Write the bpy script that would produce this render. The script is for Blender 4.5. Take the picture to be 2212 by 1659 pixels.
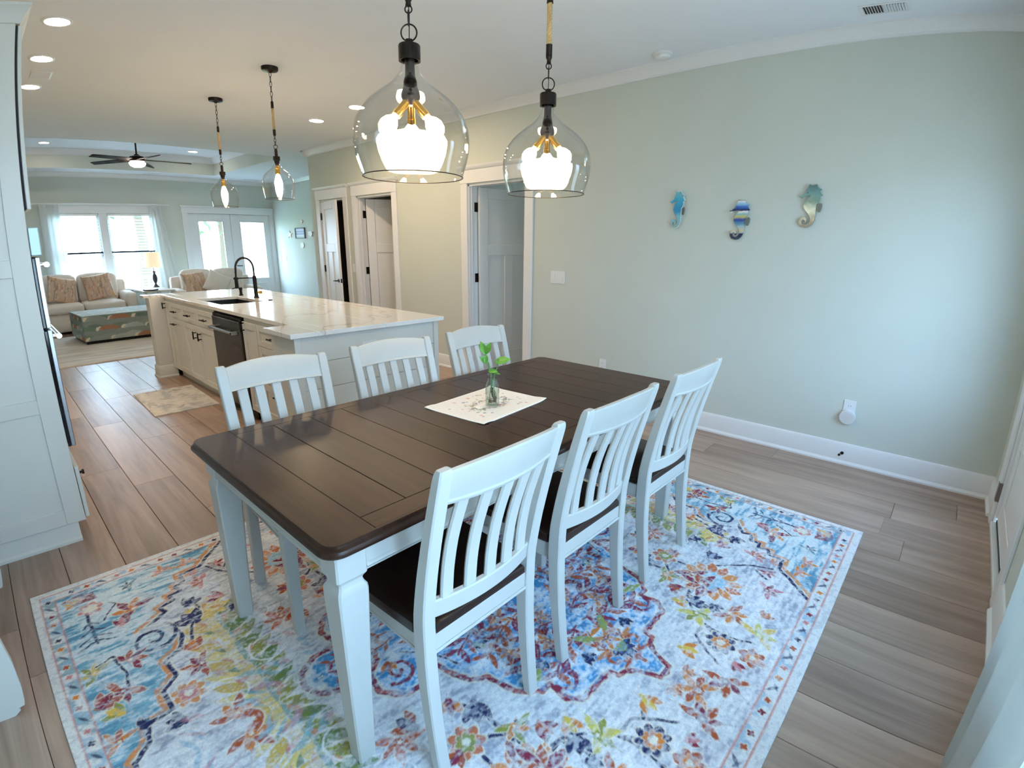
import bpy, bmesh, math, random
import numpy as np
from mathutils import Vector, Matrix

# ------------------------------------------------------------------ clear
for o in list(bpy.data.objects): bpy.data.objects.remove(o, do_unlink=True)
SC = bpy.context.scene
COL = SC.collection

# ------------------------------------------------------------------ camera (wide lens with its own barrel curve)
HCAM = 1.46
YAW, PITCH, ROLL = 0.73343, -0.26672, 0.00943
cd = bpy.data.cameras.new('camera')
cam = bpy.data.objects.new('camera', cd); COL.objects.link(cam)
cd.type = 'PANO'
cd.panorama_type = 'FISHEYE_LENS_POLYNOMIAL'
cd.sensor_fit = 'HORIZONTAL'
cd.sensor_width = 36.0; cd.sensor_height = 27.0
cd.fisheye_fov = math.pi
cd.fisheye_polynomial_k0 = 0.0
cd.fisheye_polynomial_k1 = -0.0568247862
cd.fisheye_polynomial_k2 = 7.707318e-05
cd.fisheye_polynomial_k3 = 6.118383e-05
cd.fisheye_polynomial_k4 = -1.778212e-06
cd.clip_start = 0.02; cd.clip_end = 300
_f = Vector((math.cos(PITCH)*math.cos(YAW), math.cos(PITCH)*math.sin(YAW), math.sin(PITCH)))
_r = Vector((math.sin(YAW), -math.cos(YAW), 0)); _u = _r.cross(_f)
r2 = math.cos(ROLL)*_r + math.sin(ROLL)*_u; u2 = -math.sin(ROLL)*_r + math.cos(ROLL)*_u
M = Matrix((r2, u2, -_f)).transposed().to_4x4(); M.translation = (0, 0, HCAM)
cam.matrix_world = M
SC.camera = cam

# ------------------------------------------------------------------ world, exposure
SKY = 14.0
wd = bpy.data.worlds.new('sky'); SC.world = wd; wd.use_nodes = True
nt = wd.node_tree; nt.nodes.clear()
tc = nt.nodes.new('ShaderNodeTexCoord'); sx = nt.nodes.new('ShaderNodeSeparateXYZ')
rp = nt.nodes.new('ShaderNodeValToRGB'); bg = nt.nodes.new('ShaderNodeBackground'); wo = nt.nodes.new('ShaderNodeOutputWorld')
mr = nt.nodes.new('ShaderNodeMapRange'); mr.inputs['From Min'].default_value = -1; mr.inputs['From Max'].default_value = 1
nt.links.new(tc.outputs['Generated'], sx.inputs[0]); nt.links.new(sx.outputs['Z'], mr.inputs['Value'])
nt.links.new(mr.outputs[0], rp.inputs[0]); nt.links.new(rp.outputs[0], bg.inputs[0]); nt.links.new(bg.outputs[0], wo.inputs[0])
e = rp.color_ramp.elements
e[0].position = 0.44; e[0].color = (.36, .43, .46, 1)
e[1].position = 1.0; e[1].color = (.36, .60, 1.0, 1)
x = e.new(0.52); x.color = (.60, .79, 1.0, 1)
x = e.new(0.75); x.color = (.50, .74, 1.0, 1)
bg.inputs['Strength'].default_value = SKY
SC.view_settings.view_transform = 'Standard'; SC.view_settings.look = 'None'
SC.view_settings.gamma = 1.0; SC.view_settings.use_curve_mapping = False
SC.view_settings.exposure = 0.98
SC.cycles.max_bounces = 8; SC.cycles.transparent_max_bounces = 16
SC.cycles.diffuse_bounces = 5; SC.cycles.glossy_bounces = 3
SC.cycles.use_adaptive_sampling = True; SC.cycles.adaptive_threshold = .05; SC.cycles.adaptive_min_samples = 12
SC.cycles.caustics_reflective = False; SC.cycles.caustics_refractive = False
SC.cycles.sample_clamp_indirect = 6.0
try: SC.cycles.use_light_tree = False
except Exception: pass

# ------------------------------------------------------------------ constants of the house
WX, YE, HC, YF = 4.018, -0.429, 2.85, 12.55
XL, XLIV, YJOG = -0.66, 5.43, 7.86
DAY = (.62, .84, 1.0)
random.seed(4)

def portal(name, loc, rot, sx_, sy_):
    l = bpy.data.lights.new(name, 'AREA'); l.shape = 'RECTANGLE'; l.size = sx_; l.size_y = sy_
    l.cycles.is_portal = True
    o = bpy.data.objects.new(name, l); COL.objects.link(o); o.location = loc; o.rotation_euler = rot
    return o
# daylight openings (sampling portals for the sky, no light of their own)
portal('sky_portal', (3.17, YE-.14, 1.30), (math.radians(90), 0, 0), .66, 1.36)
portal('sky_portal', (1.0, YE-.14, 1.40), (math.radians(90), 0, 0), 1.9, 1.8)
portal('sky_portal', (2.03, YF+.14, 1.34), (math.radians(-90), 0, 0), 1.75, 1.50)
portal('sky_portal', (4.53, YF+.14, 1.32), (math.radians(-90), 0, 0), 1.55, 1.35)

# ------------------------------------------------------------------ materials
MATS = {}
def srgb(r, g, b):
    f = lambda c: (c/255/12.92 if c/255 <= .04045 else ((c/255+.055)/1.055)**2.4)
    return (f(r), f(g), f(b), 1)
def base_mat(name):
    m = bpy.data.materials.new(name); m.use_nodes = True
    n = m.node_tree; n.nodes.clear()
    out = n.nodes.new('ShaderNodeOutputMaterial'); b = n.nodes.new('ShaderNodeBsdfPrincipled')
    n.links.new(b.outputs[0], out.inputs[0])
    return m, n, b
def mat(name, col, rough=.5, metal=0, var=.04, scale=6, bump=0, bscale=200, spec=.5, stretch=(1,1,1), coat=0, sheen=0, trans=0, coords='Object'):
    if name in MATS: return MATS[name]
    m, n, b = base_mat(name)
    c = srgb(*col)
    t = n.nodes.new('ShaderNodeTexCoord'); mp = n.nodes.new('ShaderNodeMapping'); mp.inputs['Scale'].default_value = stretch
    n.links.new(t.outputs[coords], mp.inputs[0])
    no = n.nodes.new('ShaderNodeTexNoise'); no.inputs['Scale'].default_value = scale; no.inputs['Detail'].default_value = 4
    n.links.new(mp.outputs[0], no.inputs['Vector'])
    r = n.nodes.new('ShaderNodeValToRGB')
    r.color_ramp.elements[0].position = .3; r.color_ramp.elements[1].position = .7
    r.color_ramp.elements[0].color = tuple(max(0, v*(1-var)) for v in c[:3])+(1,)
    r.color_ramp.elements[1].color = tuple(min(1, v*(1+var)) for v in c[:3])+(1,)
    n.links.new(no.outputs['Fac'], r.inputs[0]); n.links.new(r.outputs[0], b.inputs['Base Color'])
    b.inputs['Roughness'].default_value = rough; b.inputs['Metallic'].default_value = metal
    b.inputs['Specular IOR Level'].default_value = spec
    if coat: b.inputs['Coat Weight'].default_value = coat; b.inputs['Coat Roughness'].default_value = .12
    if sheen: b.inputs['Sheen Weight'].default_value = sheen
    if trans: b.inputs['Transmission Weight'].default_value = trans
    if bump:
        n2 = n.nodes.new('ShaderNodeTexNoise'); n2.inputs['Scale'].default_value = bscale; n2.inputs['Detail'].default_value = 3
        n.links.new(mp.outputs[0], n2.inputs['Vector'])
        bp = n.nodes.new('ShaderNodeBump'); bp.inputs['Strength'].default_value = bump; bp.inputs['Distance'].default_value = .002
        n.links.new(n2.outputs['Fac'], bp.inputs['Height']); n.links.new(bp.outputs[0], b.inputs['Normal'])
    MATS[name] = m; return m
def emit(name, col, strength):
    if name in MATS: return MATS[name]
    m = bpy.data.materials.new(name); m.use_nodes = True; n = m.node_tree; n.nodes.clear()
    out = n.nodes.new('ShaderNodeOutputMaterial'); em = n.nodes.new('ShaderNodeEmission')
    em.inputs[0].default_value = (*col, 1); em.inputs[1].default_value = strength
    n.links.new(em.outputs[0], out.inputs[0]); MATS[name] = m; return m
def clear_glass(name, tint=(.97,.98,.98), refl=1.0, ior=1.45, rough=.0):
    if name in MATS: return MATS[name]
    m = bpy.data.materials.new(name); m.use_nodes = True; n = m.node_tree; n.nodes.clear()
    out = n.nodes.new('ShaderNodeOutputMaterial'); mx = n.nodes.new('ShaderNodeMixShader')
    tr = n.nodes.new('ShaderNodeBsdfTransparent'); tr.inputs[0].default_value = (*tint, 1)
    gl = n.nodes.new('ShaderNodeBsdfGlossy'); gl.inputs['Roughness'].default_value = rough
    lw = n.nodes.new('ShaderNodeLayerWeight'); lw.inputs['Blend'].default_value = .5
    pw_ = n.nodes.new('ShaderNodeMath'); pw_.operation = 'POWER'; pw_.inputs[1].default_value = 4.2
    mu = n.nodes.new('ShaderNodeMath'); mu.operation = 'MULTIPLY_ADD'; mu.inputs[1].default_value = .85*refl; mu.inputs[2].default_value = .035*refl; mu.use_clamp = True
    n.links.new(lw.outputs['Facing'], pw_.inputs[0]); n.links.new(pw_.outputs[0], mu.inputs[0]); n.links.new(mu.outputs[0], mx.inputs[0])
    n.links.new(tr.outputs[0], mx.inputs[1]); n.links.new(gl.outputs[0], mx.inputs[2]); n.links.new(mx.outputs[0], out.inputs[0])
    MATS[name] = m; return m
def grain_mat(name, dark, light, rough=.35, axis=1, fine=26, coarse=1.6, per_object=.5, coat=0, streak=.5, spec=.5):
    """wood: long grain along an axis, each board its own shade"""
    if name in MATS: return MATS[name]
    m, n, b = base_mat(name)
    g = n.nodes.new('ShaderNodeNewGeometry'); oi = n.nodes.new('ShaderNodeObjectInfo')
    ad = n.nodes.new('ShaderNodeVectorMath'); ad.operation = 'ADD'
    sc = n.nodes.new('ShaderNodeVectorMath'); sc.operation = 'SCALE'; sc.inputs['Scale'].default_value = 1
    cb = n.nodes.new('ShaderNodeCombineXYZ'); ml = n.nodes.new('ShaderNodeMath'); ml.operation = 'MULTIPLY'; ml.inputs[1].default_value = 37
    n.links.new(oi.outputs['Random'], ml.inputs[0]); n.links.new(ml.outputs[0], cb.inputs[0]); n.links.new(ml.outputs[0], cb.inputs[1])
    n.links.new(g.outputs['Position'], ad.inputs[0]); n.links.new(cb.outputs[0], ad.inputs[1])
    mp = n.nodes.new('ShaderNodeMapping'); s = [fine, fine, fine]; s[axis] = coarse; mp.inputs['Scale'].default_value = s
    n.links.new(ad.outputs[0], mp.inputs[0])
    no = n.nodes.new('ShaderNodeTexNoise'); no.inputs['Scale'].default_value = 1; no.inputs['Detail'].default_value = 6; no.inputs['Roughness'].default_value = .62
    no.inputs['Distortion'].default_value = .6
    n.links.new(mp.outputs[0], no.inputs['Vector'])
    mp2 = n.nodes.new('ShaderNodeMapping'); s2 = [fine*.22]*3; s2[axis] = coarse*.6; mp2.inputs['Scale'].default_value = s2
    n.links.new(ad.outputs[0], mp2.inputs[0])
    no2 = n.nodes.new('ShaderNodeTexNoise'); no2.inputs['Scale'].default_value = 1; no2.inputs['Detail'].default_value = 3
    n.links.new(mp2.outputs[0], no2.inputs['Vector'])
    mx = n.nodes.new('ShaderNodeMath'); mx.operation = 'MULTIPLY_ADD'; mx.inputs[1].default_value = streak; n.links.new(no.outputs['Fac'], mx.inputs[0])
    m2 = n.nodes.new('ShaderNodeMath'); m2.operation = 'MULTIPLY_ADD'; m2.inputs[1].default_value = .5; n.links.new(no2.outputs['Fac'], m2.inputs[0])
    m3 = n.nodes.new('ShaderNodeMath'); m3.operation = 'MULTIPLY_ADD'; m3.inputs[1].default_value = per_object; m3.inputs[2].default_value = -.5*per_object
    n.links.new(oi.outputs['Random'], m3.inputs[0]); n.links.new(m3.outputs[0], m2.inputs[2]); n.links.new(m2.outputs[0], mx.inputs[2])
    r = n.nodes.new('ShaderNodeValToRGB'); r.color_ramp.elements[0].position = .25; r.color_ramp.elements[1].position = .78
    r.color_ramp.elements[0].color = srgb(*dark); r.color_ramp.elements[1].color = srgb(*light)
    n.links.new(mx.outputs[0], r.inputs[0]); n.links.new(r.outputs[0], b.inputs['Base Color'])
    b.inputs['Roughness'].default_value = rough; b.inputs['Specular IOR Level'].default_value = spec
    if coat: b.inputs['Coat Weight'].default_value = coat; b.inputs['Coat Roughness'].default_value = .1
    bp = n.nodes.new('ShaderNodeBump'); bp.inputs['Strength'].default_value = .06; bp.inputs['Distance'].default_value = .001
    n.links.new(no.outputs['Fac'], bp.inputs['Height']); n.links.new(bp.outputs[0], b.inputs['Normal'])
    MATS[name] = m; return m
def print_mat(name, attr='print', rough=.9, bump=.3, bscale=420, var=.12, vscale=90, sheen=0, stretch=(1,1,1), spec=.2):
    """printed cloth: colours come from the print laid on the cloth, plus weave noise"""
    if name in MATS: return MATS[name]
    m, n, b = base_mat(name)
    a = n.nodes.new('ShaderNodeVertexColor'); a.layer_name = attr
    t = n.nodes.new('ShaderNodeTexCoord'); mp = n.nodes.new('ShaderNodeMapping'); mp.inputs['Scale'].default_value = stretch
    n.links.new(t.outputs['Object'], mp.inputs[0])
    no = n.nodes.new('ShaderNodeTexNoise'); no.inputs['Scale'].default_value = vscale; no.inputs['Detail'].default_value = 3
    n.links.new(mp.outputs[0], no.inputs['Vector'])
    mrn = n.nodes.new('ShaderNodeMapRange'); mrn.inputs['From Min'].default_value = .3; mrn.inputs['From Max'].default_value = .7
    mrn.inputs['To Min'].default_value = 1-var; mrn.inputs['To Max'].default_value = 1+var
    n.links.new(no.outputs['Fac'], mrn.inputs['Value'])
    vm = n.nodes.new('ShaderNodeVectorMath'); vm.operation = 'SCALE'
    n.links.new(a.outputs['Color'], vm.inputs[0]); n.links.new(mrn.outputs[0], vm.inputs['Scale'])
    n.links.new(vm.outputs[0], b.inputs['Base Color'])
    b.inputs['Roughness'].default_value = rough; b.inputs['Specular IOR Level'].default_value = spec
    if sheen: b.inputs['Sheen Weight'].default_value = sheen
    n2 = n.nodes.new('ShaderNodeTexNoise'); n2.inputs['Scale'].default_value = bscale
    n.links.new(mp.outputs[0], n2.inputs['Vector'])
    bp = n.nodes.new('ShaderNodeBump'); bp.inputs['Strength'].default_value = bump; bp.inputs['Distance'].default_value = .002
    n.links.new(n2.outputs['Fac'], bp.inputs['Height']); n.links.new(bp.outputs[0], b.inputs['Normal'])
    MATS[name] = m; return m

WALL = mat('wall_paint', (203, 208, 199), .85, var=.012, scale=3, bump=.06, bscale=300, spec=.2)
CEIL = mat('ceiling_paint', (230, 234, 239), .9, var=.01, scale=3, spec=.15)
TRIM = mat('trim_paint', (226, 227, 227), .35, var=.01, scale=4)
CABW = mat('cabinet_paint', (214, 213, 206), .32, var=.012, scale=5)
CHW = mat('chair_paint', (190, 190, 185), .34, var=.025, scale=9, bump=.05, bscale=160)
BLACK = mat('black_iron', (26, 23, 22), .42, metal=.6, var=.15, scale=30)
BRONZE = mat('dark_bronze', (52, 44, 40), .38, metal=.8, var=.12, scale=24)
BRASS = mat('brass', (222, 172, 76), .22, metal=1, var=.05, scale=20)
STEEL = mat('stainless_steel', (176, 178, 180), .3, metal=1, var=.05, scale=4, stretch=(1,1,40))
DARKSTEEL = mat('dark_stainless', (92, 88, 86), .30, metal=.9, var=.06, scale=4, stretch=(40,40,1))
OVENGLASS = mat('oven_glass', (12, 14, 24), .08, var=.05, scale=4)
CHROME = mat('chrome', (225, 228, 232), .08, metal=1, var=.02, scale=8)
TABLE = grain_mat('table_stain', (27, 15, 10), (64, 39, 27), .34, axis=1, fine=60, coarse=2.4, per_object=.22, coat=.0, streak=.75, spec=.28)
TABLE_X = grain_mat('table_stain_long', (27, 15, 10), (64, 39, 27), .34, axis=0, fine=60, coarse=2.4, per_object=.22, coat=.0, streak=.75, spec=.28)
SEAT = grain_mat('seat_stain', (26, 15, 12), (50, 31, 25), .36, axis=1, fine=50, coarse=2.5, per_object=.2, coat=.1)
FLOOR = grain_mat('vinyl_plank', (114, 88, 73), (196, 168, 148), .33, axis=1, fine=17, coarse=1.05, per_object=.20, streak=.62)
GLASS = clear_glass('lamp_glass', (.955,.96,.955), refl=1.0, ior=1.5)
PANE = clear_glass('window_glass', (.96,.98,.98), refl=.8, ior=1.45)
GROOVE = mat('groove_dark', (40, 26, 20), .8, var=.1)  # dark brown core under the table planks, seen in the grooves

# ------------------------------------------------------------------ mesh builder
class MB:
    def __init__(s): s.v = []; s.f = []
    def quad(s, a, b, c, d): s.f.append((a, b, c, d))
    def add(s, vs, fs):
        o = len(s.v); s.v += [tuple(p) for p in vs]; s.f += [tuple(i+o for i in f) for f in fs]; return s
    def box(s, x0, x1, y0, y1, z0, z1):
        if x0 > x1: x0, x1 = x1, x0
        if y0 > y1: y0, y1 = y1, y0
        if z0 > z1: z0, z1 = z1, z0
        vs = [(x0,y0,z0),(x1,y0,z0),(x1,y1,z0),(x0,y1,z0),(x0,y0,z1),(x1,y0,z1),(x1,y1,z1),(x0,y1,z1)]
        return s.add(vs, [(0,3,2,1),(4,5,6,7),(0,1,5,4),(1,2,6,5),(2,3,7,6),(3,0,4,7)])
    def cbox(s, x0, x1, y0, y1, z0, z1, c=.003):
        """box with chamfered edges"""
        if x0 > x1: x0, x1 = x1, x0
        if y0 > y1: y0, y1 = y1, y0
        if z0 > z1: z0, z1 = z1, z0
        c = min(c, (x1-x0)*.45, (y1-y0)*.45, (z1-z0)*.45)
        X = (x0, x1); Y = (y0, y1); Z = (z0, z1); idx = {}; vs = []
        for i in (0,1):
            for j in (0,1):
                for k in (0,1):
                    sx = c if i == 0 else -c; sy = c if j == 0 else -c; sz = c if k == 0 else -c
                    for a in range(3):
                        p = [X[i]+sx, Y[j]+sy, Z[k]+sz]
                        p[a] = (X[i], Y[j], Z[k])[a]
                        idx[(i,j,k,a)] = len(vs); vs.append(tuple(p))
        I = lambda i,j,k,a: idx[(i,j,k,a)]
        fs = []
        fs.append((I(0,0,0,0),I(0,0,1,0),I(0,1,1,0),I(0,1,0,0))); fs.append((I(1,0,0,0),I(1,1,0,0),I(1,1,1,0),I(1,0,1,0)))
        fs.append((I(0,0,0,1),I(1,0,0,1),I(1,0,1,1),I(0,0,1,1))); fs.append((I(0,1,0,1),I(0,1,1,1),I(1,1,1,1),I(1,1,0,1)))
        fs.append((I(0,0,0,2),I(0,1,0,2),I(1,1,0,2),I(1,0,0,2))); fs.append((I(0,0,1,2),I(1,0,1,2),I(1,1,1,2),I(0,1,1,2)))
        for j in (0,1):
            for k in (0,1): fs.append((I(0,j,k,1),I(1,j,k,1),I(1,j,k,2),I(0,j,k,2)))
        for i in (0,1):
            for k in (0,1): fs.append((I(i,0,k,0),I(i,1,k,0),I(i,1,k,2),I(i,0,k,2)))
        for i in (0,1):
            for j in (0,1): fs.append((I(i,j,0,0),I(i,j,1,0),I(i,j,1,1),I(i,j,0,1)))
        for i in (0,1):
            for j in (0,1):
                for k in (0,1): fs.append((I(i,j,k,0),I(i,j,k,1),I(i,j,k,2)))
        return s.add(vs, fs)
    def loft(s, rings, caps=True, closed=True):
        n = len(rings[0]); o = len(s.v)
        for r in rings: s.v += [tuple(p) for p in r]
        for a in range(len(rings)-1):
            for i in range(n if closed else n-1):
                j = (i+1) % n
                s.f.append((o+a*n+i, o+a*n+j, o+(a+1)*n+j, o+(a+1)*n+i))
        if caps and closed:
            s.f.append(tuple(o+i for i in reversed(range(n)))); s.f.append(tuple(o+(len(rings)-1)*n+i for i in range(n)))
        return s
    def lathe(s, prof, c=(0,0), seg=28, caps=False, close=False):
        rings = [[(c[0]+r*math.cos(2*math.pi*i/seg), c[1]+r*math.sin(2*math.pi*i/seg), z) for i in range(seg)] for r, z in prof]
        if close: rings.append(rings[0])
        return s.loft(rings, caps=caps and not close)
    def cyl(s, a, b, r, seg=14, r2=None, caps=True):
        a = Vector(a); b = Vector(b); d = (b-a).normalized(); t = Vector((1,0,0)) if abs(d.x) < .8 else Vector((0,1,0))
        u = d.cross(t).normalized(); w = d.cross(u); r2 = r if r2 is None else r2
        rr = [[tuple(p+q*(u*math.cos(2*math.pi*i/seg)+w*math.sin(2*math.pi*i/seg))) for i in range(seg)] for p, q in ((a, r), (b, r2))]
        return s.loft(rr, caps=caps)
    def tube(s, pts, r, seg=8, closed=False):
        P = [Vector(p) for p in pts]; n = len(P); rings = []; prev = None
        for i in range(n):
            if closed: d = P[(i+1)%n]-P[i-1]
            else: d = P[min(i+1,n-1)]-P[max(i-1,0)]
            d.normalize()
            if prev is None:
                t = Vector((0,0,1)) if abs(d.z) < .8 else Vector((1,0,0)); u = d.cross(t).normalized()
            else:
                u = (prev - d*prev.dot(d)).normalized()
            prev = u; w = d.cross(u); rad = r[i] if isinstance(r, (list, tuple)) else r
            rings.append([tuple(P[i]+rad*(u*math.cos(2*math.pi*k/seg)+w*math.sin(2*math.pi*k/seg))) for k in range(seg)])
        if closed:
            rings.append(rings[0]); return s.loft(rings, caps=False)
        return s.loft(rings)
    def prism(s, poly, axis, a, b):
        """2-D polygon (in the two other axes, cyclic order) extruded along an axis from a to b"""
        n = len(poly); o = len(s.v)
        def P(q, t):
            if axis == 'x': return (t, q[0], q[1])
            if axis == 'y': return (q[0], t, q[1])
            return (q[0], q[1], t)
        s.v += [P(q, a) for q in poly]+[P(q, b) for q in poly]
        s.f.append(tuple(o+i for i in reversed(range(n)))); s.f.append(tuple(o+n+i for i in range(n)))
        for i in range(n):
            j = (i+1) % n; s.f.append((o+i, o+j, o+n+j, o+n+i))
        return s
    def move(s, d): s.v = [(p[0]+d[0], p[1]+d[1], p[2]+d[2]) for p in s.v]; return s
    def xform(s, fn): s.v = [tuple(fn(*p)) for p in s.v]; return s
    def mesh(s, name, angle=35, smooth=True):
        me = bpy.data.meshes.new(name); me.from_pydata(s.v, [], s.f)
        bm = bmesh.new(); bm.from_mesh(me)
        bmesh.ops.triangulate(bm, faces=[f for f in bm.faces if len(f.verts) > 4])
        bmesh.ops.recalc_face_normals(bm, faces=bm.faces[:]); bm.to_mesh(me); bm.free()
        if smooth:
            me.polygons.foreach_set('use_smooth', [True]*len(me.polygons))
            me.set_sharp_from_angle(angle=math.radians(angle))
        me.update(); return me

def tagit(o, label=None, cat=None, group=None, kind=None):
    if label: o['label'] = label
    if cat: o['category'] = cat
    if group: o['group'] = group
    if kind: o['kind'] = kind
    return o
def obj(name, mb, m, parent=None, base=None, angle=35, smooth=True):
    """link one mesh; geometry in world axes is moved to be relative to base (the parent's location)"""
    if base is not None and isinstance(mb, MB): mb.move((-base[0], -base[1], -base[2]))
    me = mb.mesh(name, angle, smooth) if isinstance(mb, MB) else mb
    if m is not None and not me.materials: me.materials.append(m)
    o = bpy.data.objects.new(name, me); COL.objects.link(o)
    if parent is not None: o.parent = parent
    return o
def thing(name, label, cat, loc=(0,0,0), rz=0, group=None):
    o = bpy.data.objects.new(name, None); COL.objects.link(o); o.empty_display_size = .1
    o.location = loc; o.rotation_euler = (0, 0, rz)
    return tagit(o, label, cat, group)
class T:
    """a thing whose parts are given in world axes"""
    def __init__(s, name, label, cat, loc, group=None, kind=None):
        s.loc = loc; s.o = thing(name, label, cat, loc, 0, group)
        if kind: s.o['kind'] = kind
    def p(s, name, mb, m, parent=None, angle=35, label=None):
        o = obj(name, mb, m, parent or s.o, s.loc, angle)
        if label: o['label'] = label
        return o
def solo(name, mb, m, label, cat, base, group=None, angle=35):
    o = obj(name, mb, m, None, base, angle); o.location = base
    return tagit(o, label, cat, group)
def struct(name, mb, m, angle=35):
    o = obj(name, mb, m, None, None, angle); o['kind'] = 'structure'; return o
def copy_tree(o, parent=None):
    c = o.copy(); COL.objects.link(c); c.parent = parent
    for ch in list(o.children): copy_tree(ch, c)
    return c
B = lambda *a, **k: MB().box(*a, **k)
CB = lambda *a, **k: MB().cbox(*a, **k)

# ================================================================== THE SETTING
TH = .12                                            # wall thickness
def wall_x(name, x0, x1, y0, y1, openings, top=HC, m=WALL):
    """wall running along y between x0..x1; openings = (ya, yb, za, zb)"""
    mb = MB(); ys = y0
    for (a, b, za, zb) in sorted(openings):
        if a > ys: mb.box(x0, x1, ys, a, 0, top)
        if za > 0: mb.box(x0, x1, a, b, 0, za)
        if zb < top: mb.box(x0, x1, a, b, zb, top)
        ys = b
    if ys < y1: mb.box(x0, x1, ys, y1, 0, top)
    return struct(name, mb, m)
def wall_y(name, y0, y1, x0, x1, openings, top=HC, m=WALL):
    mb = MB(); xs = x0
    for (a, b, za, zb) in sorted(openings):
        if a > xs: mb.box(xs, a, y0, y1, 0, top)
        if za > 0: mb.box(a, b, y0, y1, 0, za)
        if zb < top: mb.box(a, b, y0, y1, zb, top)
        xs = b
    if xs < x1: mb.box(xs, x1, y0, y1, 0, top)
    return struct(name, mb, m)

# floor: sub-floor slab, planks laid on it (planks end where the living-room rug takes over)
sub = struct('floor', MB().box(XL-.2, 7.2, YE-.3, YF+.2, -.10, -.012), mat('sub_floor', (120, 100, 86), .5, var=.1))
PW, PG = .234, .0012
def plank_mesh():
    me = CB(-.5+.0, .5, -.5, .5, -.012, 0, .0012).mesh('plank', 30)
    me.materials.append(FLOOR); return me
rows = []
k0 = -4
plank_dims = {}
pm = {}
for k in range(k0, 22):
    xa = .27+PW*k
    if xa+PW < XL-.01: continue
    if xa > 5.5: continue
    xb = xa+PW
    xa = max(xa, XL)
    yend_ = 9.0 if xa < WX-.05 else 4.9
    ystart = YE
    if xa > WX-.02: ystart = 2.55
    L = 1.52
    y = ystart - random.random()*1.2
    if k == 14: y = -.25-1.52
    if k == 13: y = -.9-.55
    while y < yend_:
        a = max(y, ystart); b = min(y+L, yend_); y += L
        if b-a < .05: continue
        key = (round(xb-xa, 3), round(b-a, 2))
        if key not in pm:
            me = CB(-key[0]/2+PG, key[0]/2-PG, -key[1]/2+PG, key[1]/2-PG, -.012, 0, .0015).mesh('plank', 30)
            me.materials.append(FLOOR); pm[key] = me
        o = bpy.data.objects.new('plank', pm[key]); COL.objects.link(o); o.parent = sub
        o.location = ((xa+xb)/2, (a+b)/2, 0)

# ceiling with the raised tray over the living room
TX0, TX1, TY0, TY1, TZ = .35, 4.0, 8.72, 11.88, 3.18
mb = MB()
mb.box(XL-.1, 7.2, YE-.2, TY0, HC, HC+.1); mb.box(XL-.1, 7.2, TY1, YF+.2, HC, HC+.1)
mb.box(XL-.1, TX0, TY0, TY1, HC, HC+.1); mb.box(TX1, 7.2, TY0, TY1, HC, HC+.1)
mb.box(TX0-.1, TX1+.1, TY0-.1, TY1+.1, TZ, TZ+.1)
mb.box(TX0-.1, TX0-.001, TY0-.1, TY1+.1, HC+.09, TZ).box(TX1+.001, TX1+.1, TY0-.1, TY1+.1, HC+.09, TZ).box(TX0, TX1, TY0-.1, TY0-.001, HC+.09, TZ).box(TX0, TX1, TY1+.001, TY1+.1, HC+.09, TZ)
cl = struct('ceiling', mb, CEIL)
tw = MB(); t_ = -.001
i_ = .004
tw.box(TX0-t_, TX0+i_, TY0-t_, TY1+t_, HC-.001, TZ); tw.box(TX1-i_, TX1+t_, TY0-t_, TY1+t_, HC-.001, TZ)
tw.box(TX0, TX1, TY0-t_, TY0+i_, HC-.001, TZ); tw.box(TX0, TX1, TY1-i_, TY1+t_, HC-.001, TZ)
struct('wall_tray', tw, WALL)
tr = MB(); q = .09
for prof, ax, a, b in (([(TX0, TZ), (TX0+q, TZ), (TX0+.02, TZ-.1), (TX0, TZ-.11)], 'y', TY0, TY1), ([(TX1, TZ), (TX1-q, TZ), (TX1-.02, TZ-.1), (TX1, TZ-.11)], 'y', TY0, TY1)):
    tr.prism(prof, ax, a, b)
tr.prism([(TY1, TZ), (TY1-q, TZ), (TY1-.02, TZ-.1), (TY1, TZ-.11)], 'x', TX0, TX1)
tr.prism([(TY0, TZ), (TY0+q, TZ), (TY0+.02, TZ-.1), (TY0, TZ-.11)], 'x', TX0, TX1)
struct('trim_1', tr, CEIL)

# walls.  Door openings in the long right wall (y0, y1)
D3, D2, D1 = (3.458, 4.296), (5.71, 6.55), (6.90, 7.58)
DZ = 2.11
wall_x('wall_right', WX, WX+TH, YE, YJOG, [(D3[0], D3[1], 0, DZ), (D2[0], D2[1], 0, DZ), (D1[0], D1[1], 0, DZ)])
wall_y('wall_jog', YJOG-TH, YJOG, WX+TH, XLIV+TH, [])
wall_x('wall_living', XLIV, XLIV+TH, YJOG, YF, [])
WIN1 = (1.16, 2.90, .60, 2.10)                      # living-room twin window
FR = (3.58, 5.33, .0, 2.13)                         # french doors
wall_y('wall_far', YF, YF+TH, XL-.1, XLIV+TH, [WIN1, FR])
DN = (2.74, 3.62)                                   # glazed door in the near wall (x range)
WIN2 = (.05, 1.95, .50, 2.30)                       # unseen window beside the camera, sized for broad fill daylight
wall_y('wall_near', YE-TH, YE, XL-.1, WX+TH, [(DN[0], DN[1], 0, 2.10), WIN2])
wall_x('wall_left', XL-TH, XL, YE-TH, YF+TH, [])
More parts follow.
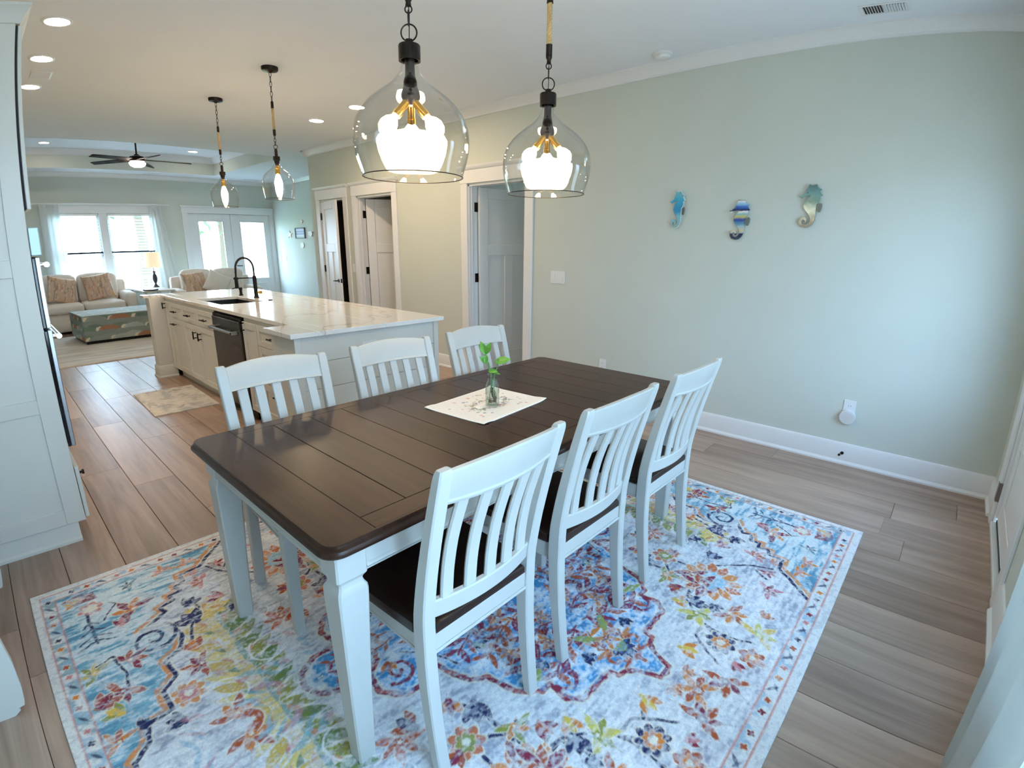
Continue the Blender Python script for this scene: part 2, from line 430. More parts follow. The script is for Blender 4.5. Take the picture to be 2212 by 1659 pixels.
# rooms behind the three doors
wall_y('wall_bedroom', 2.55-TH, 2.55, WX+TH, 6.9, [])
wall_y('wall_bedroom', 4.95, 4.95+TH, WX+TH, 6.9, [])
wall_x('wall_bedroom', 6.9, 6.9+TH, 2.4, 5.1, [(3.5, 4.1, 1.0, 1.9)])
portal('sky_portal', (7.05, 3.8, 1.45), (0, math.radians(90), 0), .9, .6)
wall_x('wall_closet', 5.7, 5.7+TH, 4.95+TH, YJOG-TH, [])
wall_y('wall_closet', 6.68, 6.80, WX+TH, 5.7, [])
PANT = mat('pantry_shade_paint', (112, 98, 86), .8, var=.05)  # walls browned so the door gap looks dark; shade put into the colour
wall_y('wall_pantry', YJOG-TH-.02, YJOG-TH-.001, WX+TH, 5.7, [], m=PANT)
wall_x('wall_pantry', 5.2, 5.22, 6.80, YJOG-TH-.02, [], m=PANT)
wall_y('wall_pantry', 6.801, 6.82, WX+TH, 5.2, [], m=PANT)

# crown moulding, baseboards
def crown_prof(w, s):   # w = wall coordinate, s = direction into the room
    return [(w, HC), (w+s*.075, HC), (w+s*.075, HC-.012), (w+s*.055, HC-.022), (w+s*.03, HC-.055), (w+s*.018, HC-.07), (w+s*.018, HC-.085), (w, HC-.085)]
struct('trim_2', MB().prism(crown_prof(WX, -1), 'y', YE, YJOG+.075), TRIM)
struct('trim_3', MB().prism(crown_prof(YE, 1), 'x', XL, WX-.02), TRIM)
struct('trim_4', MB().prism(crown_prof(YF, -1), 'x', XL, XLIV), TRIM)
struct('trim_5', MB().prism(crown_prof(XLIV, -1), 'y', YJOG, YF), TRIM)
struct('trim_6', MB().prism(crown_prof(YJOG, 1), 'x', WX-.075, XLIV), TRIM)
def base_prof(w, s):
    return [(w, 0), (w+s*.030, 0), (w+s*.030, .012), (w+s*.016, .028), (w+s*.015, .135), (w+s*.008, .15), (w, .154)]
CW = .105
mb = MB()
for a, b in ((YE, D3[0]-CW), (D3[1]+CW, D2[0]-CW), (D2[1]+CW, D1[0]-CW), (D1[1]+CW, YJOG+.016)):
    mb.prism(base_prof(WX, -1), 'y', a, b)
struct('baseboard_right', mb, TRIM)
mb = MB().prism(base_prof(YE, 1), 'x', DN[1]+CW, WX); mb.prism(base_prof(YE, 1), 'x', XL, DN[0]-CW)
struct('baseboard_near', mb, TRIM)
mb = MB().prism(base_prof(YF, -1), 'x', XL, FR[0]-.12); mb.prism(base_prof(YF, -1), 'x', FR[1]+.1, XLIV)
struct('baseboard_far', mb, TRIM)
struct('baseboard_living', MB().prism(base_prof(XLIV, -1), 'y', YJOG, YF), TRIM)

# ------------------------------------------------------------------ interior doors (3-panel, craftsman casing)
def interior_door(idx, y0, y1, angle, knob_side=True, outward=False):
    """opening y0..y1 in the wall at WX, hinged at y1 on the far face, swung into the room behind"""
    root = thing('door_%d' % idx, None, None, (WX, (y0+y1)/2, 0)); root['kind'] = 'structure'; bs = root.location
    P = lambda n, mb, m, par=None: obj(n, mb, m, par or root, bs)
    x0 = WX-.02
    P('casing', CB(x0, WX, y0-CW, y0, 0, DZ+.008, .003), TRIM); P('casing', CB(x0, WX, y1, y1+CW, 0, DZ+.008, .003), TRIM)
    hd = P('head_casing', CB(x0-.004, WX, y0-CW-.006, y1+CW+.006, DZ+.008, DZ+.145, .003), TRIM)
    cap = MB().prism([(WX, DZ+.145), (x0-.008, DZ+.145), (x0-.016, DZ+.155), (x0-.030, DZ+.175), (x0-.030, DZ+.185), (WX, DZ+.185)], 'y', y0-CW-.028, y1+CW+.028)
    obj('cap_moulding', cap, TRIM, hd, bs)
    jb = MB().box(WX, WX+TH, y0, y0+.018, 0, DZ).box(WX, WX+TH, y1-.018, y1, 0, DZ).box(WX, WX+TH, y0, y1, DZ-.018, DZ)
    jb.box(WX+.03, WX+.065, y0+.018, y0+.03, 0, DZ-.018).box(WX+.03, WX+.065, y1-.03, y1-.018, 0, DZ-.018)
    P('jamb', jb, TRIM)
    # leaf in local axes: u along the leaf from the hinge, v thickness, z up
    w = (y1-y0)-.044; h0, h1 = .012, DZ-.024; th = .035
    hx, hy = (WX-.001 if outward else WX+TH-.002), (y1-.022 if outward else y1-.031); vo = th if outward else 0
    ca, sa = math.cos(angle), math.sin(angle)       # angle 0 = closed (leaf points to -y), 90 deg = points to +x
    def tr(u, v, z): return (hx+u*sa+(v+vo)*ca, hy-u*ca+(v+vo)*sa, z)
    st = .115; rows_ = [(h0+.22, 1.36), (1.36+.12, h1-.115)]
    leaf = MB()
    def bx(a, b, z0, z1, v0=-th, v1=0): leaf.cbox(a, b, v0, v1, z0, z1, .004)
    bx(0, st, h0, h1); bx(w-st, w, h0, h1); bx(st, w-st, h0, rows_[0][0]); bx(st, w-st, rows_[0][1], rows_[1][0]); bx(st, w-st, rows_[1][1], h1)
    mid = w/2; bx(mid-.055, mid+.055, rows_[0][0], rows_[0][1])
    leaf.xform(tr); lf = P('leaf', leaf, TRIM)
    for a, b, (z0, z1) in ((st, mid-.055, rows_[0]), (mid+.055, w-st, rows_[0]), (st, w-st, rows_[1])):
        pn = MB().box(a, b, -th+.011, -.011, z0, z1).xform(tr); obj('panel', pn, TRIM, lf, bs)
    for z in (.26, 1.11, 1.88):
        if outward: P('hinge', CB(WX-.010, WX-.0005, y1-.034, y1+.002, z-.05, z+.05, .003).cyl((WX-.010, y1-.018, z-.05), (WX-.010, y1-.018, z+.05), .008), BLACK); continue
        P('hinge', CB(WX+.072, WX+TH+.012, y1-.024, y1-.016, z-.05, z+.05, .003).cyl((WX+TH+.004, y1-.026, z-.05), (WX+TH+.004, y1-.026, z+.05), .008), BLACK)
    if knob_side:
        hb = MB()
        for v in (-th, 0):
            s = -1 if v < 0 else 1
            hb.cyl((w-.06, v, .95), (w-.06, v+s*.008, .95), .028, 18).cyl((w-.06, v, .95), (w-.06, v+s*.055, .95), .009)
            hb.tube([(w-.06, v+s*.052, .95), (w-.10, v+s*.055, .952), (w-.15, v+s*.05, .945), (w-.175, v+s*.045, .94)], [.010, .009, .008, .006])
        hb.cbox(w-.0005, w+.0015, -th+.006, -.006, .92, .98, .0005)
        hb.xform(tr); obj('door_handle', hb, BLACK, lf, bs)
    return root
interior_door(1, D1[0], D1[1], math.radians(-11), outward=True)
interior_door(2, D2[0], D2[1], math.radians(62))
interior_door(3, D3[0], D3[1], math.radians(76))

# ------------------------------------------------------------------ glazed door in the near wall
def sash_bars(mb, x0, x1, z0, z1, y0, y1, s, c=.003):
    mb.cbox(x0, x0+s, y0, y1, z0, z1, c).cbox(x1-s, x1, y0, y1, z0, z1, c).cbox(x0+s, x1-s, y0, y1, z0, z0+s, c).cbox(x0+s, x1-s, y0, y1, z1-s, z1, c)
    return mb
d4 = thing('door_4', None, None, ((DN[0]+DN[1])/2, YE, 0)); d4['kind'] = 'structure'; bs = d4.location
obj('casing', CB(DN[1], DN[1]+CW, YE, YE+.018, 0, 2.108), TRIM, d4, bs); obj('casing', CB(DN[0]-CW, DN[0], YE, YE+.018, 0, 2.108), TRIM, d4, bs)
obj('head_casing', CB(DN[0]-CW-.006, DN[1]+CW+.006, YE, YE+.022, 2.108, 2.245).cbox(DN[0]-CW-.03, DN[1]+CW+.03, YE, YE+.045, 2.245, 2.285), TRIM, d4, bs)
obj('jamb', MB().box(DN[0], DN[0]+.015, YE-TH, YE, 0, 2.10).box(DN[1]-.015, DN[1], YE-TH, YE, 0, 2.10).box(DN[0], DN[1], YE-TH, YE, 2.085, 2.10), TRIM, d4, bs)
obj('threshold', CB(DN[0]+.015, DN[1]-.015, YE-TH, YE+.012, 0, .028), TRIM, d4, bs)
obj('door_sweep', CB(DN[0]+.02, DN[1]-.02, YE-.022, YE-.014, .028, .045), BRONZE, d4, bs)
ya, yb = YE-.062, YE-.018
lf = MB(); G0 = (DN[0]+.13, DN[1]-.13, .62, 1.96)
lf.cbox(DN[0]+.018, G0[0], ya, yb, .046, 2.08).cbox(G0[1], DN[1]-.018, ya, yb, .046, 2.08).cbox(G0[0], G0[1], ya, yb, G0[3], 2.08).cbox(G0[0], G0[1], ya, yb, .046, G0[2])
sash_bars(lf, G0[0]-.02, G0[1]+.02, G0[2]-.02, G0[3]+.02, yb-.002, yb+.01, .03)
lfo = obj('leaf', lf, TRIM, d4, bs)
obj('pane', B(G0[0], G0[1], YE-.044, YE-.038, G0[2], G0[3]), clear_glass('light_dimming_door_glass', (.64, .70, .75), .8), lfo, bs)  # tint added to weaken the daylight falling on the wall beside it
sash = sash_bars(MB(), G0[0]+.03, G0[1]-.03, .16, .54, yb-.001, yb+.008, .025); obj('raised_panel', sash, TRIM, lfo, bs)
for z in (.20, 1.05, 1.85): obj('hinge', CB(DN[1]-.012, DN[1]+.035, YE-.012, YE+.0205, z-.055, z+.055, .002), mat('hinge_nickel', (128, 118, 114), .4, metal=.5), d4, bs)
# near window (beside the camera)
w3 = thing('window_3', None, None, ((WIN2[0]+WIN2[1])/2, YE, WIN2[2])); w3['kind'] = 'structure'; bs = w3.location
cs = CB(WIN2[0]-.1, WIN2[0], YE, YE+.02, WIN2[2]-.02, WIN2[3]).cbox(WIN2[1], WIN2[1]+.1, YE, YE+.02, WIN2[2]-.02, WIN2[3]).cbox(WIN2[0]-.11, WIN2[1]+.11, YE, YE+.024, WIN2[3], WIN2[3]+.13)
obj('casing', cs, TRIM, w3, bs); obj('window_sill', CB(WIN2[0]-.12, WIN2[1]+.12, YE-.02, YE+.05, WIN2[2]-.03, WIN2[2]), TRIM, w3, bs)
zm = (WIN2[2]+WIN2[3])/2; uw = (WIN2[1]-WIN2[0])/3
for i in range(3):
    xa, xb = WIN2[0]+i*uw+.01, WIN2[0]+(i+1)*uw-.01
    for z0, z1 in ((WIN2[2], zm+.02), (zm-.02, WIN2[3])):
        s_ = obj('sash', sash_bars(MB(), xa, xb, z0, z1, YE-.08, YE-.04, .045), TRIM, w3, bs)
        obj('pane', B(xa+.045, xb-.045, YE-.064, YE-.058, z0+.045, z1-.045), clear_glass('light_dimming_window_glass', (.71, .77, .80), .8), s_, bs)  # tint added to cut the daylight on the near chairs
# bedroom window
w4 = thing('window_4', None, None, (6.9, 3.8, .8)); w4['kind'] = 'structure'; bs = w4.location
s_ = obj('sash', sash_bars(MB(), 3.5, 4.1, 1.0, 1.9, -6.98, -6.94, .05).xform(lambda a, b, c: (-b, a, c)), TRIM, w4, bs)
obj('pane', B(6.955, 6.962, 3.55, 4.05, 1.05, 1.85), PANE, s_, bs)

# ------------------------------------------------------------------ living-room window and french doors
w1 = thing('window_1', None, None, (2.03, YF, WIN1[2])); w1['kind'] = 'structure'; bs = w1.location
xm = (WIN1[0]+WIN1[1])/2
cs = CB(WIN1[0]-.1, WIN1[0], YF-.02, YF, WIN1[2]-.02, WIN1[3]).cbox(WIN1[1], WIN1[1]+.1, YF-.02, YF, WIN1[2]-.02, WIN1[3])
cs.cbox(WIN1[0]-.11, WIN1[1]+.11, YF-.024, YF, WIN1[3], WIN1[3]+.15).cbox(WIN1[0]-.13, WIN1[1]+.13, YF-.05, YF, WIN1[3]+.15, WIN1[3]+.19)
obj('casing', cs, TRIM, w1, bs)
obj('mullion', CB(xm-.07, xm+.07, YF-.015, YF+.08, WIN1[2], WIN1[3]), TRIM, w1, bs)
obj('window_sill', CB(WIN1[0]-.12, WIN1[1]+.12, YF-.06, YF+.02, WIN1[2]-.03, WIN1[2]), TRIM, w1, bs)
for xa, xb in ((WIN1[0], xm-.07), (xm+.07, WIN1[1])):
    for z0, z1 in ((WIN1[2], 1.37), (1.33, WIN1[3])):
        s_ = obj('sash', sash_bars(MB(), xa, xb, z0, z1, YF+.04, YF+.08, .04), TRIM, w1, bs)
        obj('pane', B(xa+.04, xb-.04, YF+.057, YF+.062, z0+.04, z1-.04), PANE, s_, bs)
BL = mat('blind_slat', (236, 240, 240), .5, var=.01)
for n_, (xa, xb) in enumerate(((WIN1[0]+.01, xm-.08), (xm+.08, WIN1[1]-.01))):
    bl = T('window_blind', ['white slatted blind in the left half of the living room window', 'white slatted blind in the right half of the living room window'][n_], 'blind', ((xa+xb)/2, YF+.02, 2.06), 'blinds in the living room window')
    bl.p('head_rail', CB(xa, xb, YF-.005, YF+.038, 2.05, 2.095), BL)
    sl = MB()
    for i in range(24):
        z = 2.03-i*.058
        if z < .64: break
        c, s = math.cos(math.radians(22)), math.sin(math.radians(22)); hw = .021
        y = YF+.016
        sl.add([(xa+.005, y-hw*c, z-hw*s), (xb-.005, y-hw*c, z-hw*s), (xb-.005, y+hw*c, z+hw*s), (xa+.005, y+hw*c, z+hw*s),
                (xa+.005, y-hw*c, z-hw*s-.003), (xb-.005, y-hw*c, z-hw*s-.003), (xb-.005, y+hw*c, z+hw*s-.003), (xa+.005, y+hw*c, z+hw*s-.003)],
               [(0,1,2,3), (7,6,5,4), (0,4,5,1), (1,5,6,2), (2,6,7,3), (3,7,4,0)])
    so = bl.p('slats', sl, BL); so['kind'] = 'stuff'
    bl.p('bottom_rail', CB(xa, xb, YF, YF+.034, .615, .635), BL)
    for xx in (xa+.12, xb-.12): bl.p('ladder_cord', MB().cyl((xx, YF+.016, .63), (xx, YF+.016, 2.06), .0015, 6), BL)
d5 = thing('door_5', None, None, (4.455, YF, 0)); d5['kind'] = 'structure'; bs = d5.location
cs = CB(FR[0]-.11, FR[0], YF-.02, YF, 0, 2.13).cbox(FR[1], XLIV-.002, YF-.02, YF, 0, 2.13)
obj('casing', cs, TRIM, d5, bs)
obj('head_casing', CB(FR[0]-.12, XLIV-.002, YF-.024, YF, 2.13, 2.25).cbox(FR[0]-.14, XLIV-.002, YF-.05, YF, 2.25, 2.285), TRIM, d5, bs)
xm5 = 4.455
obj('jamb', MB().box(FR[0], FR[0]+.012, YF, YF+TH, 0, 2.13).box(FR[1]-.012, FR[1], YF, YF+TH, 0, 2.13).box(FR[0], FR[1], YF+.066, YF+TH, 2.10, 2.13).box(FR[0], FR[1], YF+.005, YF+TH, 0, .012).box(xm5-.02, xm5+.02, YF+.066, YF+.09, 0, 2.12), TRIM, d5, bs)
for xa, xb, ga, gb in ((FR[0]+.01, xm5-.003, 3.78, 4.29), (xm5+.003, FR[1]-.01, 4.66, 5.20)):
    lf = MB(); za, zb = .70, 1.97
    lf.cbox(xa, ga, YF+.02, YF+.065, .01, 2.125).cbox(gb, xb, YF+.02, YF+.065, .01, 2.125).cbox(ga, gb, YF+.02, YF+.065, zb, 2.125).cbox(ga, gb, YF+.02, YF+.065, .01, za)
    sash_bars(lf, ga-.02, gb+.02, za-.02, zb+.02, YF+.012, YF+.022, .03)
    sash_bars(lf, ga+.02, gb-.02, .18, .60, YF+.012, YF+.022, .025)
    l_ = obj('leaf', lf, TRIM, d5, bs); obj('pane', B(ga, gb, YF+.04, YF+.046, za, zb), PANE, l_, bs)
obj('door_handle', MB().cyl((xm5+.05, YF+.02, 1.0), (xm5+.05, YF-.04, 1.0), .012).tube([(xm5+.05, YF-.04, 1.0), (xm5+.14, YF-.045, 1.0)], .009), BRONZE, d5, bs)

# curtains
def sheer(name, col, tf=.5):
    m = bpy.data.materials.new(name); m.use_nodes = True; n = m.node_tree; n.nodes.clear(); c = srgb(*col)
    out = n.nodes.new('ShaderNodeOutputMaterial'); a = n.nodes.new('ShaderNodeBsdfDiffuse'); b = n.nodes.new('ShaderNodeBsdfTranslucent'); x_ = n.nodes.new('ShaderNodeMixShader')
    no = n.nodes.new('ShaderNodeTexNoise'); no.inputs['Scale'].default_value = 60; r = n.nodes.new('ShaderNodeValToRGB'); r.color_ramp.elements[0].color = tuple(v*.94 for v in c[:3])+(1,); r.color_ramp.elements[1].color = c
    n.links.new(no.outputs['Fac'], r.inputs[0]); n.links.new(r.outputs[0], a.inputs[0]); n.links.new(r.outputs[0], b.inputs[0]); x_.inputs[0].default_value = tf
    n.links.new(a.outputs[0], x_.inputs[1]); n.links.new(b.outputs[0], x_.inputs[2]); n.links.new(x_.outputs[0], out.inputs[0]); return m
SHEER = sheer('sheer_curtain', (240, 243, 242), .55)
def curtain(label, x0, x1, y, z0, z1, flare=0.0, group=None, n=48, depth=.016, waves=3.5, thick=.004, m=SHEER, sy=1):
    vs, fs = [], []; nz = 10
    for lay in (0, 1):
        for j in range(nz+1):
            t = j/nz; z = z1+(z0-z1)*t
            for i in range(n+1):
                u = i/n; xx = x0+(x1+flare*t-x0)*u
                yy = y+sy*depth*math.sin(u*waves*2*math.pi+.6*math.sin(3*t))*(.55+.45*t)+lay*thick
                vs.append((xx, yy, z))
    N = (nz+1)*(n+1)
    for j in range(nz):
        for i in range(n):
            a = j*(n+1)+i; fs.append((a, a+1, a+n+2, a+n+1)); fs.append((N+a, N+a+n+1, N+a+n+2, N+a+1))
    for j in range(nz):
        a = j*(n+1); fs.append((a, a+n+1, N+a+n+1, N+a)); a += n; fs.append((a, N+a, N+a+n+1, a+n+1))
    mb = MB(); mb.add(vs, fs)
    return solo('curtain', mb, m, label, 'curtain', ((x0+x1)/2, y, z0), group, 60)
curtain('sheer white curtain left of the living room window', .98, 1.30, YF-.085, .05, 2.262, .10, 'sheer curtains in the living room')
curtain('sheer white curtain right of the living room window behind the table lamp', 2.86, 3.06, YF-.085, .05, 2.262, .28, 'sheer curtains in the living room')
curtain('plain pale curtain hanging close to the camera at the right edge', .90, 1.60, YE+.135, .03, 2.412, 0, None, 60, .012, 3, m=sheer('pale_curtain', (200, 206, 204), .30))
for lb, xa, xb, y, z in (('curtain rod above the living room window', .88, 3.20, YF-.085, 2.275), ('curtain rod above the window beside the camera', -.10, 2.05, YE+.137, 2.425)):
    mb = MB().cyl((xa, y, z), (xb, y, z), .010, 10); s = 1 if y > 5 else -1
    for xx in (xa+.06, xb-.06): mb.cyl((xx, y, z), (xx, (YF if s > 0 else YE), z), .006, 8)
    for xx in (xa, xb): mb.lathe([(.0, -.02), (.016, -.012), (.018, 0), (.016, .012), (0, .02)], (0, 0), 10) if False else mb.cyl((xx-.018, y, z), (xx+.018, y, z), .017, 10)
    solo('curtain_rod', mb, TRIM, lb, 'rod', ((xa+xb)/2, y, z))

# ================================================================== printed cloths: grids painted in code
def vnoise(h, w, cells, seed):
    """smooth value noise on an h x w grid"""
    rg = np.random.RandomState(seed); ch, cw = cells
    g = rg.rand(ch+2, cw+2); yy = np.linspace(0, ch, h, endpoint=False); xx = np.linspace(0, cw, w, endpoint=False)
    yi = yy.astype(int); xi = xx.astype(int); fy = yy-yi; fx = xx-xi
    fy = (fy*fy*(3-2*fy))[:, None]; fx = (fx*fx*(3-2*fx))[None, :]
    return (g[yi][:, xi]*(1-fy)*(1-fx)+g[yi+1][:, xi]*fy*(1-fx)+g[yi][:, xi+1]*(1-fy)*fx+g[yi+1][:, xi+1]*fy*fx)
def lin(c): return np.array(srgb(*c)[:3])
class Paint:
    def __init__(s, x0, x1, y0, y1, w, h, base, warp=0, seed=1, warpcells=40):
        s.X, s.Y = np.meshgrid(np.linspace(x0, x1, w), np.linspace(y0, y1, h))
        if warp:
            a = int(warpcells*(x1-x0)/(y1-y0)); s.X = s.X+(vnoise(h, w, (warpcells, a), seed)-.5)*warp*2; s.Y = s.Y+(vnoise(h, w, (warpcells, a), seed+1)-.5)*warp*2
        s.C = np.empty((h, w, 3)); s.C[:] = lin(base); s.px = (x1-x0)/w
    def put(s, m, col, a=1.0):
        m = np.clip(m, 0, 1)[..., None]*a; s.C = s.C*(1-m)+lin(col)*m
    def win(s, x0, x1, y0, y1):
        m = (s.X > x0) & (s.X < x1) & (s.Y > y0) & (s.Y < y1)
        if not m.any(): return None
        r = np.where(m.any(1))[0]; c = np.where(m.any(0))[0]; return slice(r[0], r[-1]+1), slice(c[0], c[-1]+1)
    def mixin(s, w, m, col, a):
        m = np.clip(m, 0, 1)[..., None]*a; s.C[w] = s.C[w]*(1-m)+lin(col)*m
    def poly(s, pts, col, a=1.0):
        P = np.array(pts, float); w = s.win(P[:,0].min()-.02, P[:,0].max()+.02, P[:,1].min()-.02, P[:,1].max()+.02)
        if w is None: return
        X, Y = s.X[w], s.Y[w]; ins = np.zeros(X.shape, bool); j = len(P)-1
        for i in range(len(P)):
            xi, yi, xj, yj = P[i,0], P[i,1], P[j,0], P[j,1]
            c = ((yi > Y) != (yj > Y)) & (X < (xj-xi)*(Y-yi)/(yj-yi+1e-12)+xi); ins ^= c; j = i
        s.mixin(w, ins.astype(float), col, a)
    def stroke(s, pts, width, col, a=1.0):
        P = np.array(pts, float); w = s.win(P[:,0].min()-width*2, P[:,0].max()+width*2, P[:,1].min()-width*2, P[:,1].max()+width*2)
        if w is None: return
        X, Y = s.X[w], s.Y[w]; d = np.full(X.shape, 1e9)
        for i in range(len(P)-1):
            ax, ay = P[i]; bx, by = P[i+1]; dx, dy = bx-ax, by-ay; L = dx*dx+dy*dy+1e-12
            t = np.clip(((X-ax)*dx+(Y-ay)*dy)/L, 0, 1); d = np.minimum(d, np.hypot(X-ax-t*dx, Y-ay-t*dy))
        s.mixin(w, (width/2-d)/s.px+.5, col, a)
    def flower(s, cx, cy, r, n, col, rot=0, depth=.35, a=1.0, sharp=1.0, sq=1.0):
        w = s.win(cx-r*1.2, cx+r*1.2, cy-r*1.2, cy+r*1.2)
        if w is None: return
        X, Y = s.X[w]-cx, (s.Y[w]-cy)/sq; d = np.hypot(X, Y); th = np.arctan2(Y, X)+rot
        R = r*(1-depth*(1-np.abs(np.cos(n*th/2))**sharp)); s.mixin(w, (R-d)/s.px+.5, col, a)
    def leaf(s, cx, cy, L, W, ang, col, a=1.0):
        w = s.win(cx-L, cx+L, cy-L, cy+L)
        if w is None: return
        X, Y = s.X[w]-cx, s.Y[w]-cy; c, sn = math.cos(ang), math.sin(ang); u = (X*c+Y*sn)/(L/2); v = (-X*sn+Y*c)/(W/2)
        s.mixin(w, ((1-u*u).clip(0)-np.abs(v))*W/2/s.px+.5, col, a)
    def spiral(s, cx, cy, r, turns, rot, width, col, flip=1, a=1.0):
        t = np.linspace(0, 1, 40); th = rot+flip*turns*2*math.pi*t; rr = r*(1-.86*t)
        s.stroke(np.c_[cx+rr*np.cos(th), cy+rr*np.sin(th)], width, col, a)
def cloth_grid(name, C, W, H, thick, zfun=None, m=None):
    """a rectangular cloth, top grid coloured by C (h,w,3), with sides and underside"""
    h, w = C.shape[:2]; xs = np.linspace(-W/2, W/2, w); ys = np.linspace(-H/2, H/2, h)
    X, Y = np.meshgrid(xs, ys); Z = np.full(X.shape, thick, float)
    if zfun is not None: Z = Z+zfun(X, Y)
    top = np.c_[X.ravel(), Y.ravel(), Z.ravel()]
    idx = np.arange(h*w).reshape(h, w)
    ring = np.concatenate([idx[0, :], idx[1:, -1], idx[-1, -2::-1], idx[-2:0:-1, 0]])
    bot = top[ring].copy(); bot[:, 2] -= thick; nb = len(ring); o = h*w
    q = np.stack([idx[:-1, :-1], idx[:-1, 1:], idx[1:, 1:], idx[1:, :-1]], -1).reshape(-1, 4)
    k = np.arange(nb); kn = (k+1) % nb
    side = np.stack([ring[kn], ring[k], o+k, o+kn], -1)
    me = bpy.data.meshes.new(name)
    verts = np.concatenate([top, bot]); faces = np.concatenate([q, side])
    me.vertices.add(len(verts)); me.vertices.foreach_set('co', verts.ravel())
    me.loops.add(faces.size); me.loops.foreach_set('vertex_index', faces.ravel().astype(np.int32))
    me.polygons.add(len(faces)); me.polygons.foreach_set('loop_start', np.arange(0, faces.size, 4, dtype=np.int32))
    me.update(calc_edges=True); me.validate()
    at = me.attributes.new('print', 'FLOAT_COLOR', 'POINT')
    col = np.ones((len(verts), 4)); col[:o, :3] = C.reshape(-1, 3); col[o:, :3] = C.reshape(-1, 3)[ring]
    at.data.foreach_set('color', col.ravel().astype(np.float32))
    me.polygons.foreach_set('use_smooth', np.ones(len(me.polygons), bool))
    if m: me.materials.append(m)
    return me

